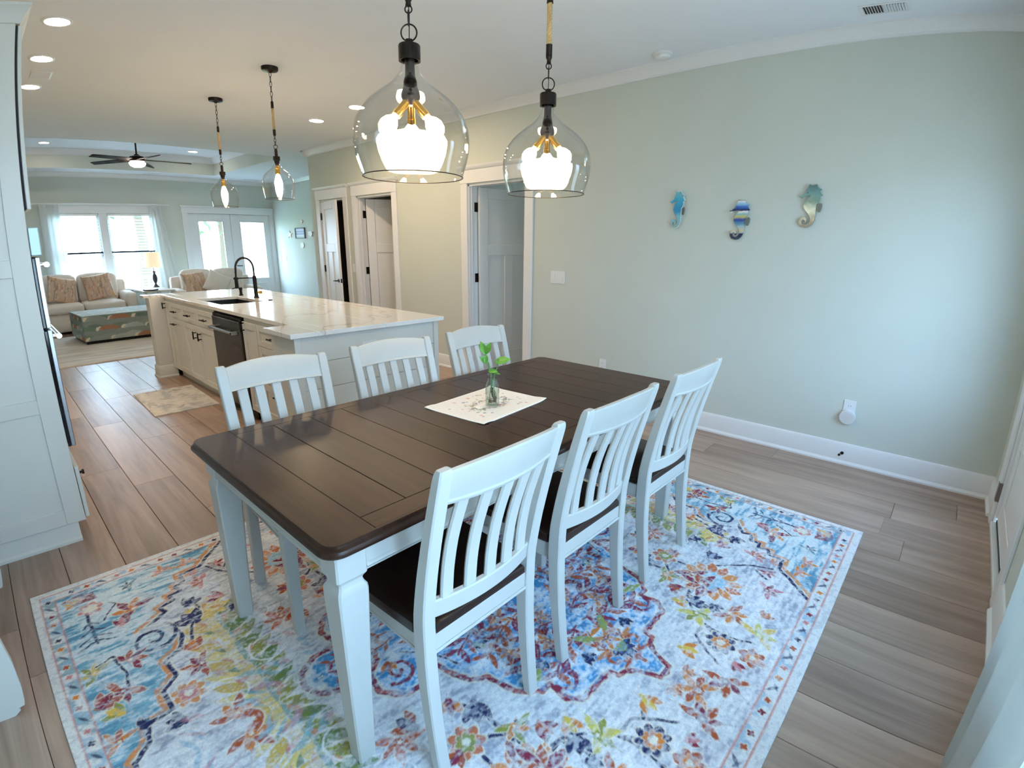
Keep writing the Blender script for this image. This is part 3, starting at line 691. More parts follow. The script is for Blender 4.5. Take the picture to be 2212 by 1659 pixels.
# ------------------------------------------------------------------ the dining rug
RX0, RX1, RY0, RY1 = -.134, 3.020, .167, 2.689
RC = ((RX0+RX1)/2, (RY0+RY1)/2); RHX, RHY = (RX1-RX0)/2, (RY1-RY0)/2
WHITE, GREY, GREY2 = (222, 220, 216), (188, 188, 190), (150, 152, 160)
TEAL, BLUE, SKYB = (98, 158, 182), (52, 128, 186), (104, 176, 216)
NAVY, MAROON, RUST, ORANGE, GOLD, OLIVE, PINK = (42, 46, 84), (134, 46, 66), (178, 84, 50), (216, 128, 58), (222, 182, 80), (146, 146, 64), (206, 130, 130)
CREAM = (232, 222, 200)
def paint_rug():
    w, h = 394, 315
    P = Paint(0, RHX, 0, RHY, w, h, (216, 216, 218), warp=.0035, seed=3, warpcells=60)
    X, Y = P.X, P.Y
    n1 = vnoise(h, w, (16, 20), 11); n2 = vnoise(h, w, (120, 36), 12); n3 = vnoise(h, w, (150, 150), 13)
    mot = n1*.35+n2*.40+n3*.25
    P.put(np.clip((mot-.50)*7, 0, 1), (166, 168, 180), .62); P.put(np.clip((mot-.62)*8, 0, 1), (120, 124, 150), .5); P.put(np.clip((.44-mot)*7, 0, 1), (234, 232, 230), .85)
    corner = [(1.50, 0), (1.43, .03), (1.43, .08), (1.37, .13), (1.35, .21), (1.27, .22), (1.27, .32), (1.21, .37), (1.22, .47), (1.16, .50), (1.13, .58), (1.15, .66), (1.20, .69), (1.25, .70), (1.14, .77), (1.15, .81), (1.09, .83), (1.10, .87), (1.05, .88), (1.06, .92), (1.02, .94), (1.02, 1.0), (.93, 1.01), (.88, 1.07), (.83, 1.12), (.78, 1.17)]
    reg = corner+[(.78, 1.30), (1.70, 1.30), (1.70, 0)]
    Q = Paint(0, RHX, 0, RHY, w, h, (0, 0, 0)); Q.X, Q.Y = X, Y; Q.poly(reg, (255, 255, 255)); cm = Q.C[..., 0].copy()
    tn = vnoise(h, w, (110, 26), 21)*.45+vnoise(h, w, (26, 14), 22)*.40+vnoise(h, w, (150, 150), 23)*.15
    low = np.clip(1.15-(Y/.60), 0, 1)
    P.put(cm, (206, 222, 224), .75); P.put(cm*np.clip((tn-.46+low*.22)*6, 0, 1), (104, 166, 190), .85); P.put(cm*np.clip((tn-.60+low*.10)*7, 0, 1), (66, 128, 160), .7)
    med = [(0, .88), (.03, .87), (.06, .80), (.09, .765), (.12, .76), (.13, .725), (.29, .72), (.325, .68), (.315, .60), (.36, .60), (.42, .53), (.44, .42), (.49, .385), (.52, .30), (.53, .22), (.60, .28), (.68, .275), (.735, .20), (.72, .12), (.66, .07), (.76, .10), (.82, .10), (.88, .06), (.90, 0)]
    Q.C[:] = 0; Q.poly(med+[(0, 0)], (255, 255, 255)); mm = Q.C[..., 0].copy()
    bn = vnoise(h, w, (36, 44), 31)*.45+vnoise(h, w, (110, 70), 32)*.30+vnoise(h, w, (160, 190), 34)*.25
    P.put(mm, (204, 216, 232), .85); P.put(mm*np.clip((bn-.44)*8, 0, 1), (110, 184, 226), .85); P.put(mm*np.clip((bn-.54)*9, 0, 1), (52, 132, 192), .85); P.put(mm*np.clip((.40-bn)*9, 0, 1), (236, 238, 242), .9)
    ground = P.C.copy()
    def tulip(cx, cy, r, ang, c, c2):
        for d, L in ((-.75, 1.0), (0, .85), (.75, 1.0)):
            P.leaf(cx+.5*r*math.cos(ang+d), cy+.5*r*math.sin(ang+d), r*1.25*L, r*.62, ang+d*.75, CREAM, .8)
        for d, L in ((-.75, 1.0), (.75, 1.0), (0, .85)):
            P.leaf(cx+.5*r*math.cos(ang+d), cy+.5*r*math.sin(ang+d), r*1.12*L, r*.50, ang+d*.75, c if d else c2)
        P.flower(cx, cy, r*.30, 3, c2)
    def lily(cx, cy, r, ang, c, c2, n=5, fan=3.6):
        for k in range(n):
            a = ang-fan/2+fan*k/(n-1); L = r*(1.0 if k % 2 == 0 else .8)
            P.leaf(cx+L*.5*math.cos(a), cy+L*.5*math.sin(a), L*1.14, r*.46, a+.15, CREAM, .75); P.leaf(cx+L*.5*math.cos(a), cy+L*.5*math.sin(a), L, r*.34, a+.15, c if k % 2 == 0 else c2)
        P.flower(cx, cy, r*.22, 5, c2); P.flower(cx, cy, r*.10, 5, CREAM)
    def rosette(cx, cy, r, n, c, c2, rot=0):
        P.flower(cx, cy, r*1.14, n, CREAM, rot, .30, .8); P.flower(cx, cy, r, n, c, rot, .34); P.flower(cx, cy, r*.66, n, CREAM, rot+.3, .3, .6); P.flower(cx, cy, r*.58, n, c2, rot+.3, .34); P.flower(cx, cy, r*.25, 5, CREAM, 0, .2)
    def sun(cx, cy, r, n, c, c2, core):
        for k in range(n):
            a = 2*math.pi*k/n+.2; P.leaf(cx+.70*r*math.cos(a), cy+.70*r*math.sin(a), r*.62, r*.36, a, CREAM, .6); P.leaf(cx+.70*r*math.cos(a), cy+.70*r*math.sin(a), r*.56, r*.30, a, c if k % 3 else c2)
        P.flower(cx, cy, r*.50, n, core, .1, .2); P.spiral(cx-r*.35, cy, r*.34, 1.0, 1.2, r*.11, MAROON); P.leaf(cx, cy, r*.3, r*.12, .6, NAVY)
    def frond(pts, L, c, c2=None, n=7, w_=.30, st=.008):
        A = np.array(pts, float); t = np.r_[0, np.cumsum(np.hypot(*np.diff(A, axis=0).T))]; t /= t[-1]; P.stroke(pts, st*2.2, CREAM, .5); P.stroke(pts, st, c)
        for k in range(n):
            u = (k+.6)/n; x, y = np.interp(u, t, A[:, 0]), np.interp(u, t, A[:, 1]); x2, y2 = np.interp(min(1, u+.02), t, A[:, 0]), np.interp(min(1, u+.02), t, A[:, 1]); a = math.atan2(y2-y, x2-x); Lk = L*(1-.35*abs(u-.5))
            for s in (-1, 1): P.leaf(x+.45*Lk*math.cos(a+s*.85), y+.45*Lk*math.sin(a+s*.85), Lk, Lk*w_, a+s*.75, c if (k+s) % 3 else (c2 or c))
    def stem(pts, wd=.012): P.stroke(pts, wd*1.9, CREAM, .45); P.stroke(pts, wd, NAVY)
    # yellow-green acanthus bands towards the short ends
    bw_ = .028*(1+.3*np.sin(Y*40)); P.put(np.clip((bw_-np.abs(X-1.005))/P.px+.5, 0, 1)*(Y < .64), (220, 192, 104), .85)
    P.put(np.clip((.010-np.abs(X-.982-.006*np.sin(Y*25)))/P.px+.5, 0, 1)*(Y < .62), (96, 150, 156), .8)
    for i, yy in enumerate(np.arange(.0, .64, .065)):
        for s in (-1, 1):
            c = ((150, 146, 66), (206, 172, 84), (110, 130, 70), (224, 200, 120))[(i*2+(s > 0)) % 4]
            P.leaf(1.005+s*.075, yy+.04, .155, .060, math.pi/2-s*.95, CREAM, .5); P.leaf(1.005+s*.075, yy+.04, .14, .046, math.pi/2-s*.95, c); P.leaf(1.005+s*.045, yy+.06, .08, .022, math.pi/2-s*.5, ((196, 120, 60), (96, 118, 62))[i % 2], .8)
    P.flower(1.0, .665, .085, 9, (222, 190, 96), .2, .45); lily(1.0, .66, .07, math.pi/2, (206, 150, 70), (226, 200, 120))
    # medallion outline
    P.stroke(med, .038, CREAM, .75); P.stroke(med, .021, MAROON)
    dash = ((np.sin(X*95+Y*70) > .55)).astype(float); Q.C[:] = 0; Q.stroke(med, .017, (255, 255, 255)); P.put(Q.C[..., 0]*dash, (196, 110, 100), .8)
    P.spiral(.635, .170, .060, 1.35, .6, .015, MAROON); tulip(.645, .115, .045, 1.2, ORANGE, RUST)
    # maroon fronds in the medallion
    frond([(.0, .80), (.02, .70), (.07, .64), (.02, .56)], .075, RUST, ORANGE, 5); P.spiral(.065, .715, .050, 1.1, 1.4, .017, RUST); P.spiral(.255, .625, .052, 1.2, 0, .017, MAROON)
    frond([(.02, .50), (.10, .54), (.18, .55), (.27, .60)], .095, MAROON, RUST, 6); frond([(.02, .44), (.12, .40), (.22, .42), (.34, .49)], .10, MAROON, RUST, 7); frond([(.04, .32), (.14, .28), (.26, .31), (.38, .36)], .095, RUST, MAROON, 7)
    frond([(.06, .14), (.18, .18), (.30, .20), (.44, .27)], .10, MAROON, RUST, 7); frond([(.10, .03), (.24, .07), (.40, .06), (.52, .10)], .09, RUST, MAROON, 7); frond([(.56, .02), (.66, .03), (.80, .03)], .06, RUST, MAROON, 5)
    for q in ((.0, .63, .06, 1.0, ORANGE, MAROON), (.16, .47, .055, .3, ORANGE, RUST), (.30, .40, .06, .8, RUST, ORANGE), (.20, .24, .055, 1.9, ORANGE, MAROON), (.42, .16, .055, .2, RUST, ORANGE), (.08, .36, .05, 2.6, RUST, ORANGE)): lily(*q)
    for q in ((.0, .70, .055, .6, NAVY, (60, 60, 100)), (.26, .51, .05, .9, NAVY, (70, 70, 110)), (.36, .28, .05, 2.0, NAVY, OLIVE), (.13, .62, .045, 1.8, NAVY, NAVY), (.48, .05, .05, .5, NAVY, NAVY)): tulip(*q)
    for cx, cy, an in ((-.01, .71, 2.4), (.06, .57, 2.3), (.33, .55, .3), (.12, .10, 1.2), (.36, .10, 2.7)): P.leaf(cx, cy, .10, .036, an, (150, 158, 84))
    for pts in ([(.58, .10), (.50, .20), (.47, .30)], [(.24, .14), (.20, .22)]): stem(pts, .009)
    # field stems and blooms
    for pts in ([(.58, .44), (.55, .50), (.55, .56), (.55, .67)], [(.62, .57), (.55, .63)], [(.50, .61), (.54, .66)], [(.46, .70), (.47, .72), (.50, .73)], [(.52, .76), (.43, .76), (.39, .80)], [(.46, .76), (.43, .86)], [(.34, .86), (.32, .88), (.25, .88), (.22, .91), (.16, 1.0)], [(.18, .88), (.22, .91)], [(.34, .86), (.30, .93)], [(.32, .95), (.33, 1.04)], [(.34, .86), (.32, .91), (.32, .99), (.35, 1.07)], [(.55, .52), (.56, .65)], [(.49, .75), (.44, .76), (.44, .88)], [(1.05, .80), (1.02, .70), (1.07, .62), (1.11, .50)], [(.90, .98), (.87, .90), (.80, .82), (.72, .74)], [(.66, .62), (.66, .70)], [(.80, .98), (.84, .92)]): stem(pts)
    sun(.62, .79, .145, 13, (222, 138, 74), (206, 110, 66), (150, 196, 216))
    rosette(.27, .97, .060, 8, NAVY, ORANGE, 0); rosette(.27, 1.09, .050, 6, RUST, ORANGE, .3); rosette(1.20, .25, .060, 8, (214, 140, 90), PINK, .2); rosette(.66, .55, .06, 7, (206, 110, 70), OLIVE, .1)
    for q in ((.46, .94, .085, 2.0, RUST, ORANGE), (.0, 1.00, .085, -1.2, ORANGE, RUST), (.41, 1.07, .085, .5, GOLD, (206, 196, 110)), (.10, 1.055, .085, 2.8, RUST, MAROON), (.37, .83, .085, 2.4, (212, 196, 96), OLIVE), (.96, .88, .065, .4, PINK, RUST), (.72, 1.01, .07, 1.0, (196, 110, 130), MAROON), (.61, .71, .085, 2.4, MAROON, RUST), (.57, .77, .10, -1.6, MAROON, RUST), (.52, .62, .07, 1.2, OLIVE, ORANGE), (1.12, .36, .075, .2, RUST, MAROON), (.80, .40, .085, 1.0, (204, 96, 52), RUST), (1.11, .05, .09, 2.0, RUST, ORANGE), (.96, 1.08, .055, 1.4, ORANGE, PINK), (.86, .97, .05, 2.6, MAROON, PINK)): lily(*q)
    for q in ((.15, .87, .06, 1.3, ORANGE, GOLD), (.39, .73, .055, 1.2, ORANGE, GOLD), (.46, .675, .055, 1.6, MAROON, RUST), (.60, .40, .06, 1.0, ORANGE, MAROON), (1.11, .46, .06, 1.5, RUST, ORANGE), (.93, .71, .06, .6, MAROON, PINK), (.74, .39, .07, -1.2, RUST, NAVY), (.70, .56, .05, .3, RUST, MAROON), (.04, .93, .04, .5, RUST, ORANGE), (.20, 1.05, .04, 2.2, MAROON, PINK), (.96, .96, .05, 1.0, ORANGE, PINK), (.53, 1.05, .045, .4, RUST, ORANGE)): tulip(*q)
    for q in ((.55, .47, .075, 1.0, NAVY, NAVY), (.42, .79, .06, .8, NAVY, NAVY), (1.06, .62, .085, 1.2, NAVY, (60, 60, 100)), (1.05, .74, .06, 2.2, NAVY, NAVY), (.46, .86, .05, 2.0, NAVY, NAVY), (.80, .72, .06, .2, NAVY, (70, 80, 130)), (.92, .58, .055, 2.4, NAVY, NAVY), (1.25, .14, .06, .6, NAVY, NAVY)): tulip(*q)
    # pale scroll shapes around the bands
    for cx, cy, r, f in ((1.10, .14, .10, 1), (.90, .26, .09, -1), (.90, .06, .08, 1), (.84, .50, .07, -1)): P.spiral(cx, cy, r, .8, 1.0, .008, (236, 234, 230), f, .8)
    for i in range(26):
        rg = random.Random(i+40); cx, cy = rg.uniform(.78, 1.28), rg.uniform(.02, .30)
        if cx+cy*.25 < 1.30: P.leaf(cx, cy, rg.uniform(.05, .10), rg.uniform(.014, .026), rg.uniform(.2, 1.2), rg.choice([(120, 186, 206), (96, 164, 190), (190, 130, 140)]), .6)
    # stepped corner line and scroll
    P.stroke(corner, .044, CREAM, .7); P.stroke([(a_+.011, b_+.011) for a_, b_ in corner], .019, (214, 140, 84)); P.stroke([(a_-.007, b_-.007) for a_, b_ in corner], .017, NAVY)
    P.flower(1.215, .625, .095, 3, (206, 214, 216), 0, .05, .8); P.spiral(1.215, .625, .090, 1.6, 2.3, .016, NAVY)
    for q in ((1.23, .88, .10, 1.0, MAROON, ORANGE), (1.31, .56, .075, 2.6, MAROON, RUST), (1.43, .57, .07, .8, OLIVE, GOLD), (1.37, .41, .085, -.8, RUST, MAROON), (1.44, .19, .07, 1.0, ORANGE, RUST), (1.06, 1.09, .06, 1.4, ORANGE, PINK), (1.20, 1.07, .05, .4, (90, 140, 160), NAVY)): lily(*q)
    for q in ((1.45, .38, .07, 2.4, RUST, MAROON), (1.40, .31, .06, .8, OLIVE, GOLD), (1.29, .80, .05, 1.8, MAROON, PINK), (1.36, .20, .05, 2.2, NAVY, NAVY)): tulip(*q)
    rosette(1.37, 1.0, .05, 6, PINK, CREAM, .2)
    P.poly([(1.33, 1.07), (1.44, 1.06), (1.47, 1.12), (1.40, 1.15), (1.34, 1.13)], MAROON, .9); lily(1.42, 1.09, .05, 1.0, ORANGE, GOLD)
    P.stroke([(1.39, .96), (1.39, .74)], .014, NAVY)
    for i, yy in enumerate((.90, .85, .80, .76)):
        L = .03+.014*i; P.stroke([(1.39-L, yy-.03), (1.39, yy), (1.39+L, yy-.035)], .008, NAVY)
    stem([(1.34, .88), (1.28, .97), (1.30, 1.0)], .009); stem([(1.42, .60), (1.36, .62), (1.34, .50), (1.35, .42)], .010)
    # wear: the print fades in short streaks
    wr = vnoise(h, w, (150, 70), 91)*.40+vnoise(h, w, (190, 200), 92)*.35+vnoise(h, w, (24, 30), 93)*.25
    k = np.clip(.95+(wr-.5)*3.0, .40, 1)[..., None]; P.C = ground*(1-k)+P.C*k
    # border, ruled straight
    xs, ys = np.meshgrid(np.linspace(0, RHX, w), np.linspace(0, RHY, h)); P.X, P.Y = xs, ys
    bm = ((xs > 1.485) | (ys > 1.168)).astype(float); P.put(bm, (224, 222, 218), .95)
    bb = (((xs > 1.488) | (ys > 1.171)) & (xs < 1.538) & (ys < 1.219)).astype(float)
    side = np.clip((xs-1.45)/.03, 0, 1)
    P.put(bb*side*np.clip((vnoise(h, w, (60, 40), 51)-.40)*5, 0, 1), (110, 156, 170), .75); P.put(bb*np.clip((vnoise(h, w, (40, 50), 52)-.58)*6, 0, 1), (136, 176, 200), .7)
    for i, t in enumerate(np.arange(.05, 1.47, .062)):
        c = (MAROON, RUST, NAVY, ORANGE, PINK)[i % 5]
        if i % 3 != 2: P.flower(t, 1.195, .018, 4, CREAM, .4, .4, .8); P.flower(t, 1.195, .014, 4, c, .4, .5)
        else: P.leaf(t, 1.192, .05, .013, .7, NAVY, .85); P.leaf(t+.012, 1.200, .04, .010, -.5, NAVY, .7)
        if t < 1.17:
            c = (RUST, MAROON, ORANGE, NAVY, PINK)[i % 5]
            if i % 3 != 2: P.flower(1.513, t, .018, 4, CREAM, .4, .4, .8); P.flower(1.513, t, .014, 4, c, .4, .5)
            else: P.leaf(1.512, t, .05, .013, .9, NAVY, .85)
    for d in (1.168, 1.222): P.put(np.clip((.0035-np.abs(ys-d))/P.px+.5, 0, 1)*(xs < 1.485+(d-1.168)), (206, 128, 110), .85)
    for d in (1.485, 1.541): P.put(np.clip((.0035-np.abs(xs-d))/P.px+.5, 0, 1)*(ys < 1.168+(d-1.485)), (198, 130, 124), .85)
    C = np.concatenate([P.C[::-1], P.C], 0); C = np.concatenate([C[:, ::-1], C], 1)
    H2, W2 = C.shape[:2]
    s1 = vnoise(H2, W2, (260, 90), 61)*.45+vnoise(H2, W2, (60, 80), 62)*.30+vnoise(H2, W2, (330, 400), 63)*.25
    a = np.clip((s1-.57)*8, 0, 1)[..., None]*.48; C = C*(1-a)+lin((230, 230, 230))*a
    b = np.clip((.43-vnoise(H2, W2, (200, 240), 64)*.6-vnoise(H2, W2, (260, 70), 65)*.4)*9, 0, 1)[..., None]*.20; C = C*(1-b)+lin((110, 114, 140))*b
    return np.clip(C, 0, 1)**.92
rug_me = cloth_grid('dining_rug', paint_rug(), RX1-RX0, RY1-RY0, .008, m=print_mat('rug_print', rough=.95, bump=.45, bscale=500, var=.10, vscale=160, stretch=(1, 1, 1), spec=.1))
rug = bpy.data.objects.new('area_rug', rug_me); COL.objects.link(rug); rug.location = (RC[0], RC[1], .0005)
tagit(rug, 'large floral medallion rug in blue, orange and maroon under the dining table', 'rug')
RZ = .0088

# ================================================================== dining table
TZ_ = .768
tx0, tx1, ty0, ty1 = .467, 2.538, .995, 2.035
tb = T('dining_table', 'white dining table with a dark stained plank top', 'table', ((tx0+tx1)/2, (ty0+ty1)/2, RZ))
def rrect(x0, x1, y0, y1, r, z, n=7):
    out = []
    for cx, cy, a0 in ((x1-r, y1-r, 0), (x0+r, y1-r, 90), (x0+r, y0+r, 180), (x1-r, y0+r, 270)):
        for i in range(n+1):
            a = math.radians(a0+90*i/n); out.append((cx+r*math.cos(a), cy+r*math.sin(a), z))
    return out
rings = []
for off, z in ((.014, TZ_-.037), (.004, TZ_-.033), (.0, TZ_-.026), (.0, TZ_-.020), (.003, TZ_-.014), (.009, TZ_-.0105), (.0105, TZ_-.0095), (.0115, TZ_-.002), (.0135, TZ_-.0004), (.020, TZ_-.0004), (.020, TZ_-.012)):
    rings.append(rrect(tx0+off, tx1-off, ty0+off, ty1-off, .055-off, z))
tb.p('edge_moulding', MB().loft(rings), TABLE, angle=28)
ex0, ex1, ry0_, ry1_ = .613, 2.389, 1.088, 1.960
g = .0009; zb = TZ_-.012
def end_board(xa, xb, left):
    r = .036; x0, x1, y0, y1 = tx0+.020, tx1-.020, ty0+.020, ty1-.020; poly = []
    if left:
        poly = [(xb, y0), (xb, y1)]+[(x0+r+r*math.cos(math.radians(a)), y1-r+r*math.sin(math.radians(a))) for a in (90, 108, 126, 144, 162, 180)]+[(x0+r+r*math.cos(math.radians(a)), y0+r+r*math.sin(math.radians(a))) for a in (180, 198, 216, 234, 252, 270)]
    else:
        poly = [(xa, y1), (xa, y0)]+[(x1-r+r*math.cos(math.radians(a)), y0+r+r*math.sin(math.radians(a))) for a in (270, 288, 306, 324, 342, 360)]+[(x1-r+r*math.cos(math.radians(a)), y1-r+r*math.sin(math.radians(a))) for a in (0, 18, 36, 54, 72, 90)]
    return MB().prism(poly, 'z', zb, TZ_-.0004)
tb.p('end_board', end_board(tx0, ex0-g, True), TABLE, angle=25); tb.p('end_board', end_board(ex1+g, tx1, False), TABLE, angle=25)
tb.p('side_board', CB(ex0+g, ex1-g, ty0+.020, ry0_-g, zb, TZ_-.0004, .0011), TABLE_X); tb.p('side_board', CB(ex0+g, ex1-g, ry1_+g, ty1-.020, zb, TZ_-.0004, .0011), TABLE_X)
pw = (ex1-ex0)/12
for i in range(12): tb.p('plank', CB(ex0+i*pw+g, ex0+(i+1)*pw-g, ry0_+g, ry1_-g, zb, TZ_-.0004, .0011), TABLE)
tb.p('top_core', MB().prism([q[:2] for q in rrect(tx0+.02, tx1-.02, ty0+.02, ty1-.02, .035, 0)], 'z', TZ_-.034, zb), GROOVE)
ins, bw = .040, .088; za_, zt_ = .640, TZ_-.036
def apron(x0, x1, y0, y1, axis):
    mb = CB(x0, x1, y0, y1, za_, zt_, .002)
    return mb
ax0, ax1, ay0, ay1 = tx0+ins, tx1-ins, ty0+ins, ty1-ins
for y0, y1, s in ((ay0+.008, ay0+.030, -1), (ay1-.030, ay1-.008, 1)):
    a_ = tb.p('apron', CB(ax0+bw, ax1-bw, y0, y1, za_, zt_, .002), CHW)
    yo = y0 if s < 0 else y1
    tb.p('bead_moulding', MB().prism([(yo, za_+.006), (yo+s*.004, za_+.009), (yo+s*.006, za_+.014), (yo+s*.003, za_+.020), (yo, za_+.022)], 'x', ax0+bw, ax1-bw).prism([(yo, zt_-.016), (yo+s*.006, zt_-.012), (yo+s*.009, zt_-.002), (yo, zt_)], 'x', ax0+bw, ax1-bw), CHW, parent=a_)
for x0, x1, s in ((ax0+.008, ax0+.030, -1), (ax1-.030, ax1-.008, 1)):
    a_ = tb.p('apron', CB(x0, x1, ay0+bw, ay1-bw, za_, zt_, .002), CHW)
    xo = x0 if s < 0 else x1
    tb.p('bead_moulding', MB().prism([(xo, za_+.006), (xo+s*.004, za_+.009), (xo+s*.006, za_+.014), (xo+s*.003, za_+.020), (xo, za_+.022)], 'y', ay0+bw, ay1-bw).prism([(xo, zt_-.016), (xo+s*.006, zt_-.012), (xo+s*.009, zt_-.002), (xo, zt_)], 'y', ay0+bw, ay1-bw), CHW, parent=a_)
for sx in (-1, 1):
    for sy in (-1, 1):
        ox = ax0 if sx < 0 else ax1; oy = ay0 if sy < 0 else ay1     # outer corner
        rings = []
        def ring(z, half, shift=0):
            cx = ox-sx*(bw/2+shift); cy = oy-sy*(bw/2+shift); c = .005
            out = []
            for (ux, uy) in ((1,1), (-1,1), (-1,-1), (1,-1)):
                hx, hy = cx+ux*half, cy+uy*half
                if ux*uy > 0: out += [(hx, hy-uy*c, z), (hx-ux*c, hy, z)]
                else: out += [(hx-ux*c, hy, z), (hx, hy-uy*c, z)]
            return out
        prof = [(RZ, .027, -.006), (RZ+.004, .028, -.006), (.30, .035, -.003), (.555, .0435, 0), (.592, .0440, 0), (.604, .0425, 0), (.612, .037, 0), (.620, .0345, 0), (.628, .035, 0), (.636, .040, 0), (.642, .044, 0), (zt_, .044, 0)]
        tb.p('leg', MB().loft([ring(*q) for q in prof]), CHW, angle=28)

# ================================================================== dining chairs
def post_y(z): return float(np.interp(z, [0, .10, .2, .3, .42, .50, .55, .65, .75, .86, .98], [-.222, -.208, -.196, -.187, -.182, -.184, -.188, -.206, -.229, -.258, -.292]))
def bow(x): return -.030*(1-(x/.195)**2)
def make_chair(label):
    t = thing('dining_chair', label, 'chair', (0, 0, 0), 0, 'white slat-back dining chairs')
    P = lambda n, mb, m, ang=30: obj(n, mb, m, t, None, ang)
    # seat, dark wood, rear notched between the posts
    prof = [(-.178, -.200), (.178, -.200), (.180, -.154), (.218, -.151), (.226, .0), (.230, .17)]
    arc = [(.230-.03+.03*math.cos(a), .205+.03*math.sin(a)) for a in np.linspace(0, math.pi/2, 6)]
    poly = prof+arc+[(-x, y) for x, y in reversed(arc)]+[(-x, y) for x, y in reversed(prof[2:])]
    cx, cy = 0, .02
    rr = []
    for k, z in ((.975, .458), (1.0, .464), (1.0, .482), (.985, .489), (.95, .491)):
        rr.append([((x-cx)*k+cx, (y-cy)*k+cy, z-(.006*max(0, 1-(x/.2)**2-((y-.02)/.2)**2) if k < .96 else 0)) for x, y in poly])
    P('seat', MB().loft(rr), SEAT, 40)
    for s in (-1, 1):
        P('seat_rail', CB(s*.188, s*.208, -.165, .19, .392, .458, .002).cbox(s*.207, s*.211, -.16, .18, .397, .405, .001), CHW)
    P('seat_rail', CB(-.17, .17, .193, .213, .392, .458, .002).cbox(-.165, .165, .212, .216, .397, .405, .001), CHW)
    P('seat_rail', CB(-.186, .186, -.198, -.176, .398, .462, .002).cbox(-.184, .184, -.203, -.197, .402, .412, .0015), CHW)
    for s in (-1, 1):
        rings = []
        for z, hw in ((0, .0165), (.003, .0175), (.25, .020), (.40, .023), (.458, .023)):
            cx_ = s*(.197-.002*(1-z/.458)); cy_ = .203-.006*(1-z/.458); rings.append([(cx_-hw, cy_-hw, z), (cx_+hw, cy_-hw, z), (cx_+hw, cy_+hw, z), (cx_-hw, cy_+hw, z)])
        P('leg', MB().loft(rings), CHW)
        rings = []; zs = list(np.linspace(0, .94, 22))+[.958, .968, .974, .977]
        for z in zs:
            d = float(np.interp(z, [0, .25, .45, .7, .94], [.0165, .0215, .0245, .0195, .0150])); wv = .0205
            if z > .95: k = math.sqrt(max(.02, 1-((z-.945)/.033)**2)); d *= .55+.45*k; wv *= .72+.28*k
            xx = s*float(np.interp(z, [0, .45, .98], [.196, .203, .212])); yy = post_y(z); c = .004
            rings.append([(xx-wv+c, yy-d, z), (xx+wv-c, yy-d, z), (xx+wv, yy-d+c, z), (xx+wv, yy+d-c, z), (xx+wv-c, yy+d, z), (xx-wv+c, yy+d, z), (xx-wv, yy+d-c, z), (xx-wv, yy-d+c, z)])
        P('post', MB().loft(rings), CHW, 32)
    def curved_rail(zbot, ztop_fn, th, n=16, hw=.194):
        rings = []
        for i in range(n+1):
            x = -hw+2*hw*i/n; zt = ztop_fn(x); r = []
            y0, y1 = post_y(zbot)+bow(x), post_y(zt)+bow(x)
            r = [(x, y0-th/2, zbot+.002), (x, y0-th/2+.002, zbot), (x, y0+th/2-.002, zbot), (x, y0+th/2, zbot+.002), (x, y1+th/2, zt-.004), (x, y1+th/2-.004, zt), (x, y1-th/2+.004, zt), (x, y1-th/2, zt-.004)]
            rings.append(r)
        return MB().loft(rings)
    P('crest_rail', curved_rail(.884, lambda x: .968+.017*(1-(x/.195)**2), .020), CHW, 32)
    P('bead_moulding', curved_rail(.876, lambda x: .889, .027), CHW, 32)
    P('lower_rail', curved_rail(.516, lambda x: .572, .022), CHW, 32)
    for i in range(5):
        x = -.144+.072*i; rings = []
        for z in np.linspace(.565, .882, 10):
            y = post_y(z)+bow(x)+.010*math.sin((z-.565)/.317*math.pi); w_, d = .0205, .0065
            rings.append([(x-w_+.003, y-d, z), (x+w_-.003, y-d, z), (x+w_, y, z), (x+w_-.003, y+d, z), (x-w_+.003, y+d, z), (x-w_, y, z)])
        P('slat', MB().loft(rings), CHW, 25)
    return t
spots = [((.868, 1.082), 0, 'white slat-back chair nearest the camera, on the near side of the table'),
         ((1.445, 1.086), 0, 'white slat-back chair in the middle of the near side of the table'),
         ((2.060, 1.084), 0, 'white slat-back chair at the near side of the table, closest to the seahorse wall'),
         ((.860, 1.880), 177, 'white slat-back chair on the far side of the table, in front of the dishwasher'),
         ((1.458, 1.880), 176, 'white slat-back chair in front of the shiplap island end, middle of the far side'),
         ((2.076, 1.884), 179, 'white slat-back chair on the far side of the table, before the open blue-grey door')]
proto = make_chair(spots[0][2])
for i, ((cx, cy), a, lb) in enumerate(spots):
    o = proto if i == 0 else copy_tree(proto)
    o.location = (cx, cy, RZ); o.rotation_euler = (0, 0, math.radians(a)); o['label'] = lb

